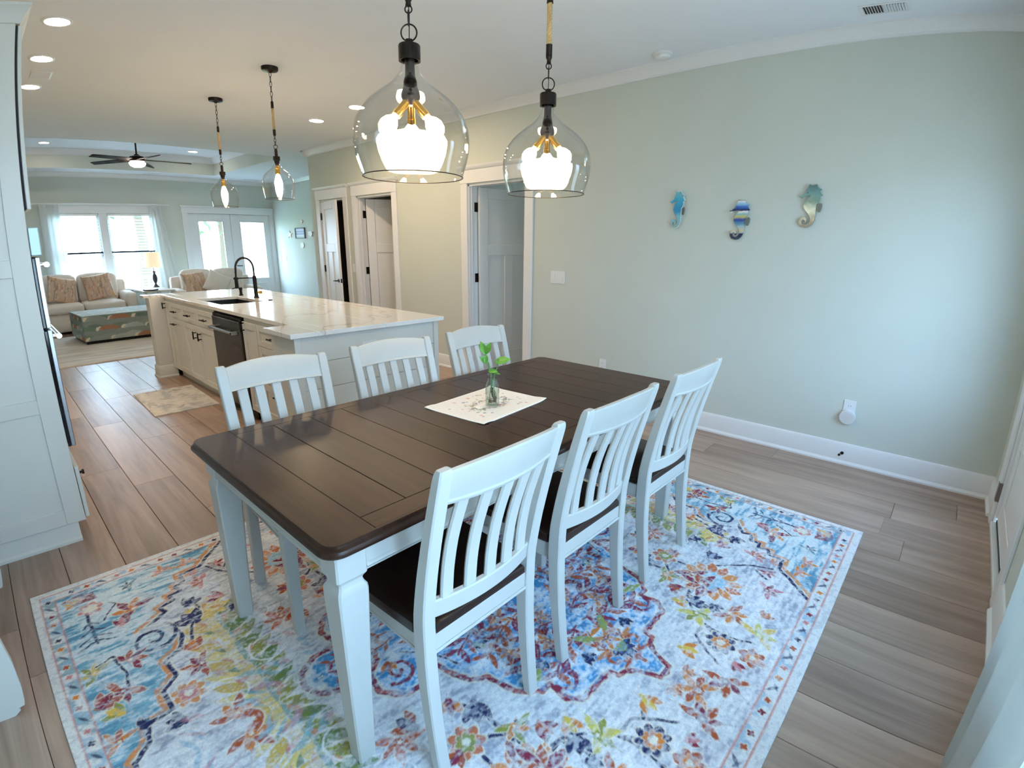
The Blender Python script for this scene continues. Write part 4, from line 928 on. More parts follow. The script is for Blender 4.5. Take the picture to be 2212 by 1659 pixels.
# ================================================================== placemat and sprig vase
def paint_mat():
    w, h = 220, 168
    P = Paint(-.225, .225, -.172, .172, w, h, (236, 230, 222), seed=7)
    rg = random.Random(5)
    P.stroke([(-.222, -.169), (.222, -.169), (.222, .169), (-.222, .169), (-.222, -.169)], .010, (246, 244, 238))
    P.poly([(-.10, -.028), (.10, -.028), (.10, .010), (-.10, .010)], (244, 242, 236))
    for i in range(120):
        a = rg.uniform(0, 2*math.pi); r = abs(rg.gauss(0, .5)); x = .12*math.cos(a)*(.75+.4*r); y = .055*math.sin(a)*(.8+.5*r)-.01
        c = rg.choice([(120, 138, 100), (150, 160, 120), (176, 176, 150), (120, 120, 150), (206, 150, 140), (110, 96, 80)])
        P.leaf(x, y, rg.uniform(.014, .034), rg.uniform(.004, .009), rg.uniform(0, 3.14), c, .8)
    for i in range(34):
        x, y = rg.uniform(-.18, .18), rg.uniform(-.13, .13); P.flower(x, y, rg.uniform(.005, .010), 5, rg.choice([(226, 168, 156), (214, 120, 100), (120, 130, 170), (206, 190, 200), (150, 170, 140)]), 0, .3, .75)
    P.poly([(-.085, -.022), (.085, -.022), (.085, .004), (-.085, .004)], (243, 240, 232))
    return P.C
pm_me = cloth_grid('placemat', paint_mat(), .45, .345, .003, zfun=lambda X, Y: .004*np.clip((np.abs(X)-.16)/.06, 0, 1)*np.clip((np.abs(Y)-.10)/.07, 0, 1)*(np.sin(X*30)+1.2), m=print_mat('placemat_print', rough=.9, bump=.2, bscale=600, var=.03))
pmo = bpy.data.objects.new('placemat', pm_me); COL.objects.link(pmo); pmo.location = (1.548, 1.545, TZ_+.0003); pmo.rotation_euler = (0, 0, math.radians(4.5))
tagit(pmo, 'cream floral cloth placemat lying in the middle of the dark table', 'placemat')
vx, vy, vz = 1.537, 1.503, TZ_+.0035
vt = T('bud_vase', 'small clear glass bottle vase with a green sprig on the placemat', 'vase', (vx, vy, vz))
VS = 1.15
pr = [(r*VS, z) for r, z in [(.0, .0), (.024, .0), (.027, .004), (.0275, .03), (.0275, .075), (.025, .095), (.019, .115), (.0165, .128), (.0165, .140), (.019, .143), (.019, .148), (.0165, .150), (.0145, .148), (.0145, .128), (.017, .113), (.023, .094), (.0255, .075), (.0255, .03), (.025, .008), (.0, .006)]]
vt.p('bottle', MB().lathe([(r+1e-5, vz+z) for r, z in pr], (vx, vy), 28), clear_glass('vase_glass', (.93, .96, .95), 1.0, 1.5), angle=60)
vt.p('water', MB().lathe([(r*VS, z) for r, z in [(1e-5, vz+.0075), (.0242, vz+.0095), (.0248, vz+.03), (.0248, vz+.074), (.0222, vz+.094), (1e-5, vz+.094)]], (vx, vy), 24), clear_glass('water', (.90, .93, .90), .6, 1.2), angle=60)
GREENL = mat('pothos_leaf', (96, 156, 52), .35, var=.18, scale=40); STEM = mat('sprig_stem', (112, 150, 84), .5, var=.1)
ROOT = mat('sprig_root', (84, 62, 44), .7, var=.2)
def leafmesh(base, tip, width, up=(-.62, -.56, .55), curl=.18):
    a, b = Vector(base), Vector(tip); d = b-a; L = d.length; d.normalize(); s = d.cross(Vector(up)).normalized(); n = s.cross(d)
    top, botm = [], []; N = 9; vs = []
    for i in range(N+1):
        t = i/N; w = width*math.sin(math.pi*min(1, t*1.02+.02))**.75*(1-.25*t); c = a+d*(L*t)-n*(curl*L*t*t)
        for k in (-1, -.5, 0, .5, 1): vs.append(tuple(c+s*(w*k)+n*(.22*w*abs(k))))
    m = len(vs); vs += [tuple(Vector(v)-n*.0008) for v in vs]; fs = []
    for i in range(N):
        for k in range(4):
            q = i*5+k; fs.append((q, q+1, q+6, q+5)); fs.append((m+q, m+q+5, m+q+6, m+q+1))
    return MB().add(vs, fs)
E_r = (math.sin(YAW), -math.cos(YAW))    # picture-right on the table
def at(r, z, f=0): return (vx+E_r[0]*r-E_r[1]*f*-1*0+f*math.cos(YAW), vy+E_r[1]*r+f*math.sin(YAW), vz+z)
stems = [[at(-.004, .06), at(-.006, .145), at(-.020, .19), at(-.030, .235)], [at(.004, .05), at(.010, .15), at(.022, .175), at(.028, .215)], [at(0, .04), at(-.006, .14), at(-.016, .20)]]
for st_ in stems: vt.p('stem', MB().tube(st_, .0026, 7), STEM)
for b_, t_, w_ in ((at(-.028, .232), at(-.052, .292, .01), .017), (at(-.028, .236), at(-.010, .288, -.01), .015), (at(-.018, .198), at(-.052, .228, -.012), .018), (at(-.026, .232), at(-.030, .20, -.02), .012)):
    vt.p('leaf', leafmesh(b_, t_, w_), GREENL, angle=70)
vt.p('leaf', leafmesh(at(.012, .200), at(.080, .222, -.01), .022, up=(-.5, -.45, .75), curl=.15), GREENL, angle=70)
vt.p('leaf', leafmesh(at(-.018, .160), at(.022, .166, -.018), .012), GREENL, angle=70); vt.p('leaf', leafmesh(at(.004, .155), at(.036, .150, -.012), .006), GREENL, angle=70)
rt = MB(); rg = random.Random(2)
for i in range(9):
    x0 = rg.uniform(-.008, .008); pts = [at(x0, .085, rg.uniform(-.006, .006))]
    x = x0; z = .085
    for j in range(4):
        x = max(-.018, min(.018, x+rg.uniform(-.014, .014))); z -= .018; pts.append(at(x, z, rg.uniform(-.013, .013)))
    rt.tube(pts, [.0016, .0014, .0012, .0011, .0009], 5)
for i in range(3):
    rt.tube([at(.016*math.cos(a+i), .018+.004*i, .013*math.sin(a+i)) for a in np.linspace(0, 4.6, 12)], .0016, 5)
vt.p('roots', rt, ROOT)

# ================================================================== hanging lamps
BULB = emit('lamp_bulb', (1.0, .74, .44), 50.0)
BULB2 = emit('island_bulb', (1.0, .74, .44), 80.0)
ROPE = mat('jute_rope', (196, 166, 118), .9, var=.2, scale=60, stretch=(1, 1, .4), bump=.6, bscale=220)
def link_path(c, R, H, ang, n=20):
    pts = []
    for i in range(n):
        a = 2*math.pi*i/n; u = R*math.cos(a); z = H*math.sin(a); pts.append((c[0]+u*math.cos(ang), c[1]+u*math.sin(ang), c[2]+z))
    return pts
def rope_mesh(x, y, z0, z1, r):
    mb = MB().cyl((x, y, z0), (x, y, z1), r*.8, 12)
    for k in range(3):
        pts = []; n = 40; turns = (z1-z0)/.035
        for i in range(n+1):
            t = i/n; a = 2*math.pi*(turns*t+k/3); pts.append((x+r*.55*math.cos(a), y+r*.55*math.sin(a), z0+(z1-z0)*t))
        mb.tube(pts, r*.52, 6)
    return mb
def chain(t, x, y, z0, z1, m, H=.024, R=.009, wire=.0028):
    n = max(1, int(round((z1-z0)/(2*H-.007)))); step = (z1-z0)/n
    for i in range(n): t.p('chain_link', MB().tube(link_path((x, y, z0+step*(i+.5)), R, step/2+.003, math.radians(45+90*(i % 2)), 16), wire, 6, True), m)
def big_pendant(x, y, label):
    t = T('pendant_light', label, 'lamp', (x, y, 1.692), 'clear glass pendants over the dining table')
    out = [(.1717, 1.692), (.1792, 1.719), (.1880, 1.745), (.1940, 1.770), (.1968, 1.803), (.1938, 1.844), (.1795, 1.884), (.1470, 1.925), (.1060, 1.957), (.0650, 1.985), (.0400, 2.013), (.0285, 2.037), (.0250, 2.066)]
    # smooth the outline
    zs = np.linspace(0, 1, 46); po = np.array(out); tt = np.linspace(0, 1, len(out))
    pr_ = np.c_[np.interp(zs, tt, po[:, 0]), np.interp(zs, tt, po[:, 1])]
    for _ in range(2): pr_[1:-1] = .25*pr_[:-2]+.5*pr_[1:-1]+.25*pr_[2:]
    prof = [tuple(q) for q in pr_]+[(r-.0028, z) for r, z in reversed([tuple(q) for q in pr_])]
    t.p('glass_shade', MB().lathe(prof, (x, y), 56, close=True), GLASS, angle=70)
    t.p('rim', MB().tube([(x+.1717*math.cos(a), y+.1717*math.sin(a), 1.691) for a in np.linspace(0, 2*math.pi, 64, endpoint=False)], .0017, 6, True), BRONZE)
    t.p('cap', MB().lathe([(.0285, 2.058), (.0362, 2.056), (.0364, 2.102), (.034, 2.106), (.014, 2.107), (.0125, 2.112), (.0127, 2.122), (.0, 2.124)], (x, y), 30), BRONZE)
    t.p('stem', MB().lathe([(.0, 2.10), (.016, 2.10), (.0160, 2.04), (.0165, 2.012), (.019, 2.005), (.023, 1.985), (.024, 1.975), (.031, 1.960), (.032, 1.945), (.026, 1.930), (.018, 1.918), (.0, 1.914)], (x, y), 22), BRONZE)
    a0 = math.atan2(y, x)
    for k in range(3):
        a = a0+k*2*math.pi/3; d = Vector((math.cos(a)*.66, math.sin(a)*.66, -.75)).normalized(); p0 = Vector((x, y, 1.946))+d*.026
        s_ = t.p('socket', MB().cyl(p0, p0+d*.062, .0135, 16).cyl(p0+d*.045, p0+d*.064, .0150, 16), BRASS)
        q = p0+d*.060; ln = [(0, .010), (.012, .013), (.028, .024), (.048, .0295), (.064, .027), (.078, .017), (.086, .004)]
        u = d.orthogonal().normalized(); w = d.cross(u); rings = [[tuple(q+d*h+(u*math.cos(b)+w*math.sin(b))*r) for b in np.linspace(0, 2*math.pi, 16, endpoint=False)] for h, r in ln]
        t.p('bulb', MB().loft(rings), BULB, parent=s_)
    t.p('ring', MB().tube(link_path((x, y, 2.143), .0262, .0262, YAW-math.pi/2, 28), .0026, 8, True), BRONZE)
    t.p('chain_link', MB().tube(link_path((x, y, 2.187), .0075, .024, YAW, 18), .0024, 6, True), BRONZE)
    t.p('chain_link', MB().tube(link_path((x, y, 2.214), .0115, .0115, YAW-math.pi/2, 18), .0024, 6, True), BRONZE)
    t.p('ferrule', MB().lathe([(0, 2.222), (.010, 2.224), (.0085, 2.236), (.013, 2.246), (.0138, 2.250), (.0138, 2.296), (.0146, 2.298), (.0, 2.300)], (x, y), 18), BRONZE)
    t.p('rope', rope_mesh(x, y, 2.296, 2.462, .0118), ROPE)
    t.p('ferrule', MB().lathe([(0, 2.458), (.0146, 2.460), (.0138, 2.464), (.0138, 2.508), (.0085, 2.520), (.010, 2.532), (.0, 2.536)], (x, y), 18), BRONZE)
    chain(t, x, y, 2.532, 2.815, BRONZE)
    t.p('canopy', MB().lathe([(0, 2.806), (.012, 2.808), (.02, 2.815), (.060, 2.822), (.0655, 2.832), (.0655, HC), (0, HC)], (x, y), 32), BRONZE)
    t.p('cable', MB().tube([(x, y, 2.107), (x+.003, y, 2.2), (x, y, 2.23)], .0016, 6), BLACK)
    return t
big_pendant(1.159, 1.516, 'large clear glass pendant lamp with three bulbs, over the table end nearer the camera')
big_pendant(1.899, 1.516, 'large clear glass pendant lamp with three bulbs, over the table end nearer the seahorse wall')
def small_pendant(x, y, label):
    t = T('pendant_light', label, 'lamp', (x, y, 1.836), 'small glass pendants over the island')
    out = [(.1145, 1.836), (.1195, 1.862), (.1245, 1.90), (.1275, 1.94), (.1270, 1.965), (.1220, 1.995), (.108, 2.024), (.085, 2.046), (.060, 2.063), (.044, 2.078), (.034, 2.094), (.0290, 2.108)]
    zs = np.linspace(0, 1, 36); po = np.array(out); tt = np.linspace(0, 1, len(out)); pr_ = np.c_[np.interp(zs, tt, po[:, 0]), np.interp(zs, tt, po[:, 1])]
    for _ in range(2): pr_[1:-1] = .25*pr_[:-2]+.5*pr_[1:-1]+.25*pr_[2:]
    prof = [tuple(q) for q in pr_]+[(r-.0028, z) for r, z in reversed([tuple(q) for q in pr_])]
    t.p('glass_shade', MB().lathe(prof, (x, y), 44, close=True), GLASS, angle=70)
    t.p('rim', MB().tube([(x+.1145*math.cos(a), y+.1145*math.sin(a), 1.835) for a in np.linspace(0, 2*math.pi, 48, endpoint=False)], .0018, 6, True), BRONZE)
    t.p('cap', MB().lathe([(0, 2.100), (.012, 2.10), (.020, 2.125), (.022, 2.138), (.0275, 2.140), (.0275, 2.170), (.013, 2.172), (.0125, 2.222), (.010, 2.230), (0, 2.232)], (x, y), 20), BRONZE)
    s_ = t.p('socket', MB().lathe([(0, 2.105), (.010, 2.104), (.012, 2.09), (.019, 2.082), (.0195, 2.035), (.015, 2.030), (0, 2.030)], (x, y), 16), BRASS)
    t.p('bulb', MB().lathe([(.002, 2.034), (.012, 2.030), (.020, 2.01), (.030, 1.975), (.032, 1.955), (.028, 1.930), (.016, 1.905), (.008, 1.895), (.0001, 1.892)], (x, y), 18), BULB2, parent=s_)
    t.p('ring', MB().tube(link_path((x, y, 2.246), .016, .016, YAW-math.pi/2, 22), .0024, 6, True), BRONZE)
    chain(t, x, y, 2.258, 2.334, BRONZE, .016, .008, .0022)
    t.p('ferrule', MB().lathe([(0, 2.328), (.008, 2.330), (.0115, 2.338), (.0115, 2.378), (0, 2.38)], (x, y), 14), BRONZE)
    t.p('rope', rope_mesh(x, y, 2.376, 2.540, .0105), ROPE)
    t.p('ferrule', MB().lathe([(0, 2.536), (.0115, 2.540), (.0115, 2.584), (.008, 2.594), (0, 2.596)], (x, y), 14), BRONZE)
    chain(t, x, y, 2.592, 2.815, BRONZE, .022, .0085, .0024)
    t.p('canopy', MB().lathe([(0, 2.806), (.012, 2.808), (.02, 2.815), (.060, 2.822), (.0655, 2.832), (.0655, HC), (0, HC)], (x, y), 30), BRONZE)
    return t
small_pendant(1.995, 4.44, 'small clear glass pendant lamp over the island, the nearer of the two')
small_pendant(1.995, 5.70, 'small clear glass pendant lamp over the island, the farther of the two')

# ------------------------------------------------------------------ recessed lights, vents, detector, fan
CAN = emit('downlight', (1.0, .74, .49), 90.0)
CANT = emit('tray_downlight', (1.0, .84, .66), 40.0)
def can(x, y, z, label, e=CAN, r=.075):
    t = T('recessed_light', label, 'ceiling light', (x, y, z-.008), 'round recessed ceiling lights')
    t.p('trim_ring', MB().lathe([(r+.022, z-.0004), (r+.020, z-.006), (r+.004, z-.008), (r, z-.004), (r, z-.0004)], (x, y), 32, close=True), TRIM)
    t.p('lens', MB().lathe([(.0001, z-.005), (r*.9, z-.005), (r, z-.003), (r, z-.0006), (.0001, z-.0006)], (x, y), 28), e)
for x, y, lb in ((.50, 4.20, 'recessed ceiling light nearest the tall white cabinet'), (.493, 5.07, 'recessed ceiling light second from the tall white cabinet, beside the small vent'), (.48, 5.98, 'recessed ceiling light farthest along the row above the ovens'),
                 (3.156, 5.90, 'recessed ceiling light by the doors, farthest of that row'), (3.156, 5.04, 'recessed ceiling light by the doors, just left of the big glass pendant'), (3.156, 4.20, 'recessed ceiling light right behind the stem of the nearer big pendant')):
    can(x, y, HC, lb)
can(1.065, 11.25, TZ, 'recessed light in the tray ceiling, left of the fan', CANT); can(3.42, 11.20, TZ, 'recessed light in the tray ceiling, right of the fan', CANT)
def vent(x0, x1, y0, y1, z, label, dark=True, n=10, split=False):
    t = T('ceiling_vent', label, 'vent', ((x0+x1)/2, (y0+y1)/2, z))
    f = .018; zz = z-.006
    t.p('frame', MB().cbox(x0-f, x0, y0-f, y1+f, zz, z-.0004, .002).cbox(x1, x1+f, y0-f, y1+f, zz, z-.0004, .002).cbox(x0, x1, y0-f, y0, zz, z-.0004, .002).cbox(x0, x1, y1, y1+f, zz, z-.0004, .002), TRIM)
    t.p('duct', MB().box(x0, x1, y0, y1, z-.0014, z-.0004), mat('duct_dark', (44, 42, 46), .8))
    if split: t.p('divider', CB(x0, x1, (y0+y1)/2-.008, (y0+y1)/2+.008, zz, z-.0014, .001), TRIM)
    for i in range(n):
        y = y0+(y1-y0)*(i+.5)/n; lean = .007 if (not split or i < n/2) else -.007
        t.p('louvre', MB().add([(x0, y-lean, z-.0016), (x1, y-lean, z-.0016), (x1, y+lean*.4, z-.010), (x0, y+lean*.4, z-.010), (x0, y-lean+.0012, z-.0016), (x1, y-lean+.0012, z-.0016), (x1, y+lean*.4+.0012, z-.010), (x0, y+lean*.4+.0012, z-.010)], [(0,1,2,3), (7,6,5,4), (0,4,5,1), (1,5,6,2), (2,6,7,3), (3,7,4,0)]), TRIM)
vent(3.675, 3.795, .41, .65, HC, 'white two-way ceiling vent above the seahorse wall', n=16, split=True)
vent(.47, .60, 5.46, 5.66, HC, 'small white ceiling vent between the recessed lights over the ovens', n=5)
for x, lb in ((.95, 'thin dark ceiling vent by the far wall, above the living room window'), (2.75, 'thin dark ceiling vent by the far wall, above the table lamp'), (4.7, 'thin dark ceiling vent by the far wall, above the glazed doors')):
    vent(x, x+.30, 12.10, 12.22, HC, lb, n=5)
t = T('smoke_detector', 'round white smoke detector on the ceiling above the seahorse wall', 'smoke detector', (3.80, 1.965, HC-.04))
t.p('base', MB().lathe([(0, HC-.0004), (.068, HC-.0004), (.068, HC-.012), (.062, HC-.016), (0, HC-.016)], (3.80, 1.965), 30), TRIM)
t.p('cover', MB().lathe([(.056, HC-.0165), (.058, HC-.022), (.054, HC-.036), (.044, HC-.041), (0, HC-.042)], (3.80, 1.965), 30), TRIM)
fx, fy = 2.2, 10.0
t = T('ceiling_fan', 'dark five-blade ceiling fan with a lit dome in the tray ceiling', 'fan', (fx, fy, 2.66))
FANM = mat('fan_bronze', (40, 30, 27), .4, metal=.5, var=.15); FANB = grain_mat('fan_blade', (30, 19, 16), (58, 38, 32), .75, axis=0, fine=30, coarse=2, spec=.1)
t.p('canopy', MB().lathe([(0, TZ), (.07, TZ), (.065, TZ-.04), (.03, TZ-.06), (0, TZ-.06)], (fx, fy), 24), FANM)
t.p('down_rod', MB().cyl((fx, fy, 2.86), (fx, fy, TZ-.05), .013, 12), FANM)
t.p('motor', MB().lathe([(0, 2.885), (.03, 2.88), (.045, 2.86), (.10, 2.845), (.115, 2.82), (.115, 2.775), (.09, 2.755), (0, 2.75)], (fx, fy), 28), FANM)
t.p('light_dome', MB().lathe([(.12, 2.750), (.118, 2.735), (.10, 2.705), (.06, 2.685), (.0001, 2.678)], (fx, fy), 28), emit('fan_light', (1.0, .9, .8), 26.0))
for k in range(5):
    a = math.radians(-13.6+72*k+4); c, s = math.cos(a), math.sin(a); vs = []; N = 8
    for lay in (0, .007):
        for i in range(N+1):
            u = .10+.68*i/N; w = .055+.018*math.sin(math.pi*i/N) if i < N else .045
            for k2 in (-1, 1): vs.append((fx+c*u-s*w*k2, fy+s*u+c*w*k2, 2.80+.012*k2-lay-.02*(i/N)))
    m_ = 2*(N+1); fs = []
    for i in range(N):
        q = 2*i; fs += [(q, q+1, q+3, q+2), (m_+q, m_+q+2, m_+q+3, m_+q+1), (q, q+2, m_+q+2, m_+q), (q+1, m_+q+1, m_+q+3, q+3)]
    fs += [(0, m_, m_+1, 1), (2*N, 2*N+1, m_+2*N+1, m_+2*N)]
    t.p('blade', MB().add(vs, fs), FANB)

# ================================================================== tall oven cabinet at the left
OX, OY0, OY1 = .186, 3.12, 3.92
t = T('oven_cabinet', 'tall white cabinet housing the wall ovens at the left edge', 'cabinet', (-.2, 3.5, 0))
t.p('carcass', MB().box(-.43, OX, OY0+.02, OY1, .105, .50).box(-.43, OX, OY0+.02, OY1, 1.565, 2.47).box(-.43, -.38, OY0+.02, OY1, .50, 1.565).box(-.43, OX, OY1-.02, OY1, .5, 1.565).box(-.43, OX, OY0+.018, OY0+.03, .5, 1.565), CABW)
# end panel facing the dining room: shaker frame with flat panels
ep = MB(); y0, y1 = OY0, OY0+.02; st = .085
ep.cbox(OX-st, OX, y0, y1, .105, 2.47, .002).cbox(-.43, -.43+st, y0, y1, .105, 2.47, .002)
for z0, z1 in ((.105, .185), (.695, .765), (1.34, 1.42), (2.38, 2.47)): ep.cbox(-.43+st, OX-st, y0, y1, z0, z1, .002)
e_ = t.p('end_panel', ep, CABW)
for z0, z1 in ((.185, .695), (.765, 1.34), (1.42, 2.38)): t.p('panel', MB().box(-.43+st, OX-st, y0+.010, y1, z0, z1), CABW, parent=e_)
t.p('toe_kick', MB().box(-.43, .135, OY0+.012, OY1, 0, .105), CABW)
t.p('painted_gap_shade', MB().box(OX+.0005, OX+.0105, OY0+.004, OY1, 1.642, 2.462), mat('gap_shade_paint', (34, 36, 44), .8))  # dark strip painted for the shade in the gap behind the doors
t.p('plinth', MB().prism([(OY0+.012, 0), (OY0-.006, 0), (OY0-.006, .014), (OY0+.006, .024), (OY0+.012, .105)], 'x', -.43, .150), CABW)
t.p('crown_moulding', MB().loft([[(-.43, OY0-o_, z), (OX+.022+o_, OY0-o_, z), (OX+.022+o_, OY1, z), (-.43, OY1, z)] for o_, z in ((.0, 2.47), (.006, 2.475), (.014, 2.50), (.035, 2.535), (.045, 2.545), (.045, 2.558))]), CABW)
for ya, yb in ((OY0+.006, 3.515), (3.519, OY1-.004)):
    d_ = t.p('door', sash_bars(MB(), ya, yb, 1.640, 2.462, -(OX+.030), -(OX+.011), .06).xform(lambda a, b, c: (-b, a, c)), CABW)
    t.p('panel', MB().box(OX+.012, OX+.020, ya+.06, yb-.06, 1.70, 2.40), CABW, parent=d_)
dr = t.p('drawer', sash_bars(MB(), OY0+.006, OY1-.004, .115, .395, -(OX+.022), -(OX+.003), .06).xform(lambda a, b, c: (-b, a, c)).box(OX+.004, OX+.012, OY0+.06, OY1-.06, .17, .34), CABW)
t.p('knob', MB().cyl((OX+.02, 3.19, .34), (OX+.042, 3.19, .34), .007, 10).cyl((OX+.036, 3.19, .34), (OX+.046, 3.19, .34), .013, 12), BLACK, parent=dr)
t = T('wall_oven', 'stainless double wall oven seen edge-on in the tall white cabinet', 'oven', (OX, 3.5, .5))
t.p('oven_box', MB().box(-.36, OX+.002, OY0+.04, OY1-.03, .51, 1.555), OVENGLASS)
t.p('control_panel', CB(OX+.003, OX+.048, OY0+.022, OY1-.02, 1.432, 1.562, .004), mat('control_panel', (176, 196, 204), .3, metal=.2, var=.03))
for z0, z1 in ((1.095, 1.425), (.50, 1.085)):
    d_ = t.p('door', CB(OX+.016, OX+.036, OY0+.022, OY1-.02, z0, z1, .003), STEEL)
    t.p('inner_door', CB(OX+.003, OX+.0155, OY0+.024, OY1-.022, z0, z1-.004, .002), OVENGLASS, parent=d_)
    t.p('glass', CB(OX+.0355, OX+.038, OY0+.10, OY1-.10, z0+.06, z1-.09, .001), OVENGLASS, parent=d_)
    zh = z1-.035; hb = MB()
    for y in (OY0+.07, OY1-.07): hb.cyl((OX+.034, y, zh), (OX+.062, y, zh), .008, 10)
    hb.cyl((OX+.062, OY0+.045, zh), (OX+.062, OY1-.045, zh), .0125, 16)
    t.p('handle', hb, CHROME, parent=d_)

# white sideboard, only its feet reach into the picture
t = T('sideboard', 'white sideboard with scalloped bracket feet at the left edge', 'sideboard', (-.42, 2.42, 0))
t.p('body', CB(-.63, -.275, 1.985, 2.82, .16, .86, .004), CABW); t.p('top', CB(-.645, -.205, 1.93, 2.92, .861, .885, .006), CABW)
sc_ = [(-.62, .86), (-.225, .86), (-.222, .30), (-.213, .20), (-.216, .10), (-.224, .05), (-.230, .030), (-.252, .026), (-.248, .016), (-.272, .0), (-.62, .0)]
for ya in (1.955, 2.83): t.p('end_panel', MB().prism(sc_, 'y', ya, ya+.029), CABW, label='white end panel with a notched rounded foot')
for y in (2.19, 2.61): t.p('door', CB(-.2745, -.258, y-.195, y+.195, .20, .83, .003), CABW)

# ================================================================== kitchen island
IX0, IX1, IY0, IY1, IZ = 1.34, 2.56, 3.03, 6.80, .93
CF = 1.545                                           # cabinet fronts
BX = 2.50
SLAB = .030; ZS = IZ-SLAB
# quartz countertop with sink cut-out
def quartz():
    m, n, b = base_mat('quartz')
    g = n.nodes.new('ShaderNodeNewGeometry'); 
    mp = n.nodes.new('ShaderNodeMapping'); mp.inputs['Rotation'].default_value = (0, 0, .5); mp.inputs['Scale'].default_value = (1.0, .45, 1); n.links.new(g.outputs['Position'], mp.inputs[0])
    no = n.nodes.new('ShaderNodeTexNoise'); no.inputs['Scale'].default_value = 1.1; no.inputs['Detail'].default_value = 5; no.inputs['Distortion'].default_value = 1.2; n.links.new(mp.outputs[0], no.inputs['Vector'])
    sb = n.nodes.new('ShaderNodeMath'); sb.operation = 'SUBTRACT'; sb.inputs[1].default_value = .5; n.links.new(no.outputs['Fac'], sb.inputs[0])
    ab = n.nodes.new('ShaderNodeMath'); ab.operation = 'ABSOLUTE'; n.links.new(sb.outputs[0], ab.inputs[0])
    r = n.nodes.new('ShaderNodeValToRGB'); r.color_ramp.elements[0].position = 0; r.color_ramp.elements[0].color = srgb(204, 194, 184)
    r.color_ramp.elements[1].position = .010; r.color_ramp.elements[1].color = srgb(234, 231, 226)
    n.links.new(ab.outputs[0], r.inputs[0]); n.links.new(r.outputs[0], b.inputs['Base Color']); b.inputs['Roughness'].default_value = .10
    return m
QUARTZ = quartz()
ct = MB(); xi = 1.520; ya_, yb_ = 3.43, 6.665; SX0, SX1, SY0, SY1 = 1.63, 2.03, 5.07, 5.81
for x0, x1, y0, y1 in ((IX0, xi, IY0, ya_), (IX0, xi, yb_, IY1), (xi, SX0, IY0, IY1), (SX1, IX1, IY0, IY1), (SX0, SX1, IY0, SY0), (SX0, SX1, SY1, IY1)):
    ct.box(x0, x1, y0, y1, ZS, IZ)
def merged(mb, name):
    me = mb.mesh(name); bm = bmesh.new(); bm.from_mesh(me)
    bmesh.ops.remove_doubles(bm, verts=bm.verts[:], dist=1e-5)
    bm.faces.ensure_lookup_table()
    # drop internal faces shared by neighbouring blocks
    seen = {}
    for f in bm.faces: seen.setdefault(tuple(round(c, 4) for c in f.calc_center_median()), []).append(f)
    bmesh.ops.delete(bm, geom=[f for v in seen.values() if len(v) > 1 for f in v], context='FACES')
    bm.to_mesh(me); bm.free(); return me
co = obj('countertop', ct.move((-1.95, -4.9, -ZS)), QUARTZ, None); co.location = (1.95, 4.9, ZS)
tagit(co, 'pale veined stone countertop of the kitchen island with a sink cut-out', 'countertop')
bv = co.modifiers.new('bevel', 'BEVEL'); bv.width = .0025; bv.segments = 2; bv.limit_method = 'ANGLE'
# shiplap end towards the dining room
t = T('island_end_panel', 'white shiplap end of the kitchen island behind the chairs', 'panel', (1.95, 3.08, 0))
ys, xr = 3.075, 2.535
t.p('core', MB().box(1.402, xr-.004, ys+.0205, 3.418, .0, ZS-.0005), CABW)
bh = (ZS-.0)/5
for i in range(5): t.p('board', CB(1.425, xr-.045, ys+.008, ys+.020, bh*i+.0015, bh*(i+1)-.0015, .002), CABW)
t.p('corner_board', CB(1.380, 1.425, ys, ys+.02, 0, ZS-.0005, .002).box(1.3803, 1.4015, ys+.0205, 3.418, 0, ZS-.0005), CABW); t.p('corner_board', CB(xr-.045, xr, ys, ys+.02, 0, ZS, .002), CABW)
o_ = t.p('outlet', CB(1.855, 1.975, ys+.002, ys+.0085, .735, .815, .002), TRIM, label='white horizontal power outlet')
for xx in (1.885, 1.945): t.p('slot', MB().cbox(xx-.010, xx-.007, ys+.0005, ys+.003, .768, .782).cbox(xx+.007, xx+.010, ys+.0005, ys+.003, .768, .782).cyl((xx, ys+.003, .760), (xx, ys+.0005, .760), .003, 8), mat('slot_dark', (60, 60, 60), .6), parent=o_)
t.p('plinth', MB().prism([(ys, 0), (ys-.012, 0), (ys-.012, .10), (ys-.006, .112), (ys, .112)], 'x', 1.37, xr+.01), CABW)
# far pilaster
t = T('island_pilaster', 'white corner pilaster at the far end of the island, next to the living room', 'pilaster', (1.47, 6.72, 0))
t.p('shaft', CB(1.385, CF+.02, 6.625, 6.78, 0, ZS-.0005, .003).box(CF, BX, 6.5965, 6.62, .105, ZS-.0005), CABW)
t.p('plinth', MB().loft([[(1.385-o_, 6.625-o_, z), (CF+.02, 6.625-o_, z), (CF+.02, 6.78+o_, z), (1.385-o_, 6.78+o_, z)] for o_, z in ((.028, 0), (.028, .012), (.016, .024), (.014, .125), (.006, .138), (0, .140))]), CABW)
t.p('back_panel', CB(CF, BX, 6.76, 6.78, 0, ZS, .002), CABW)
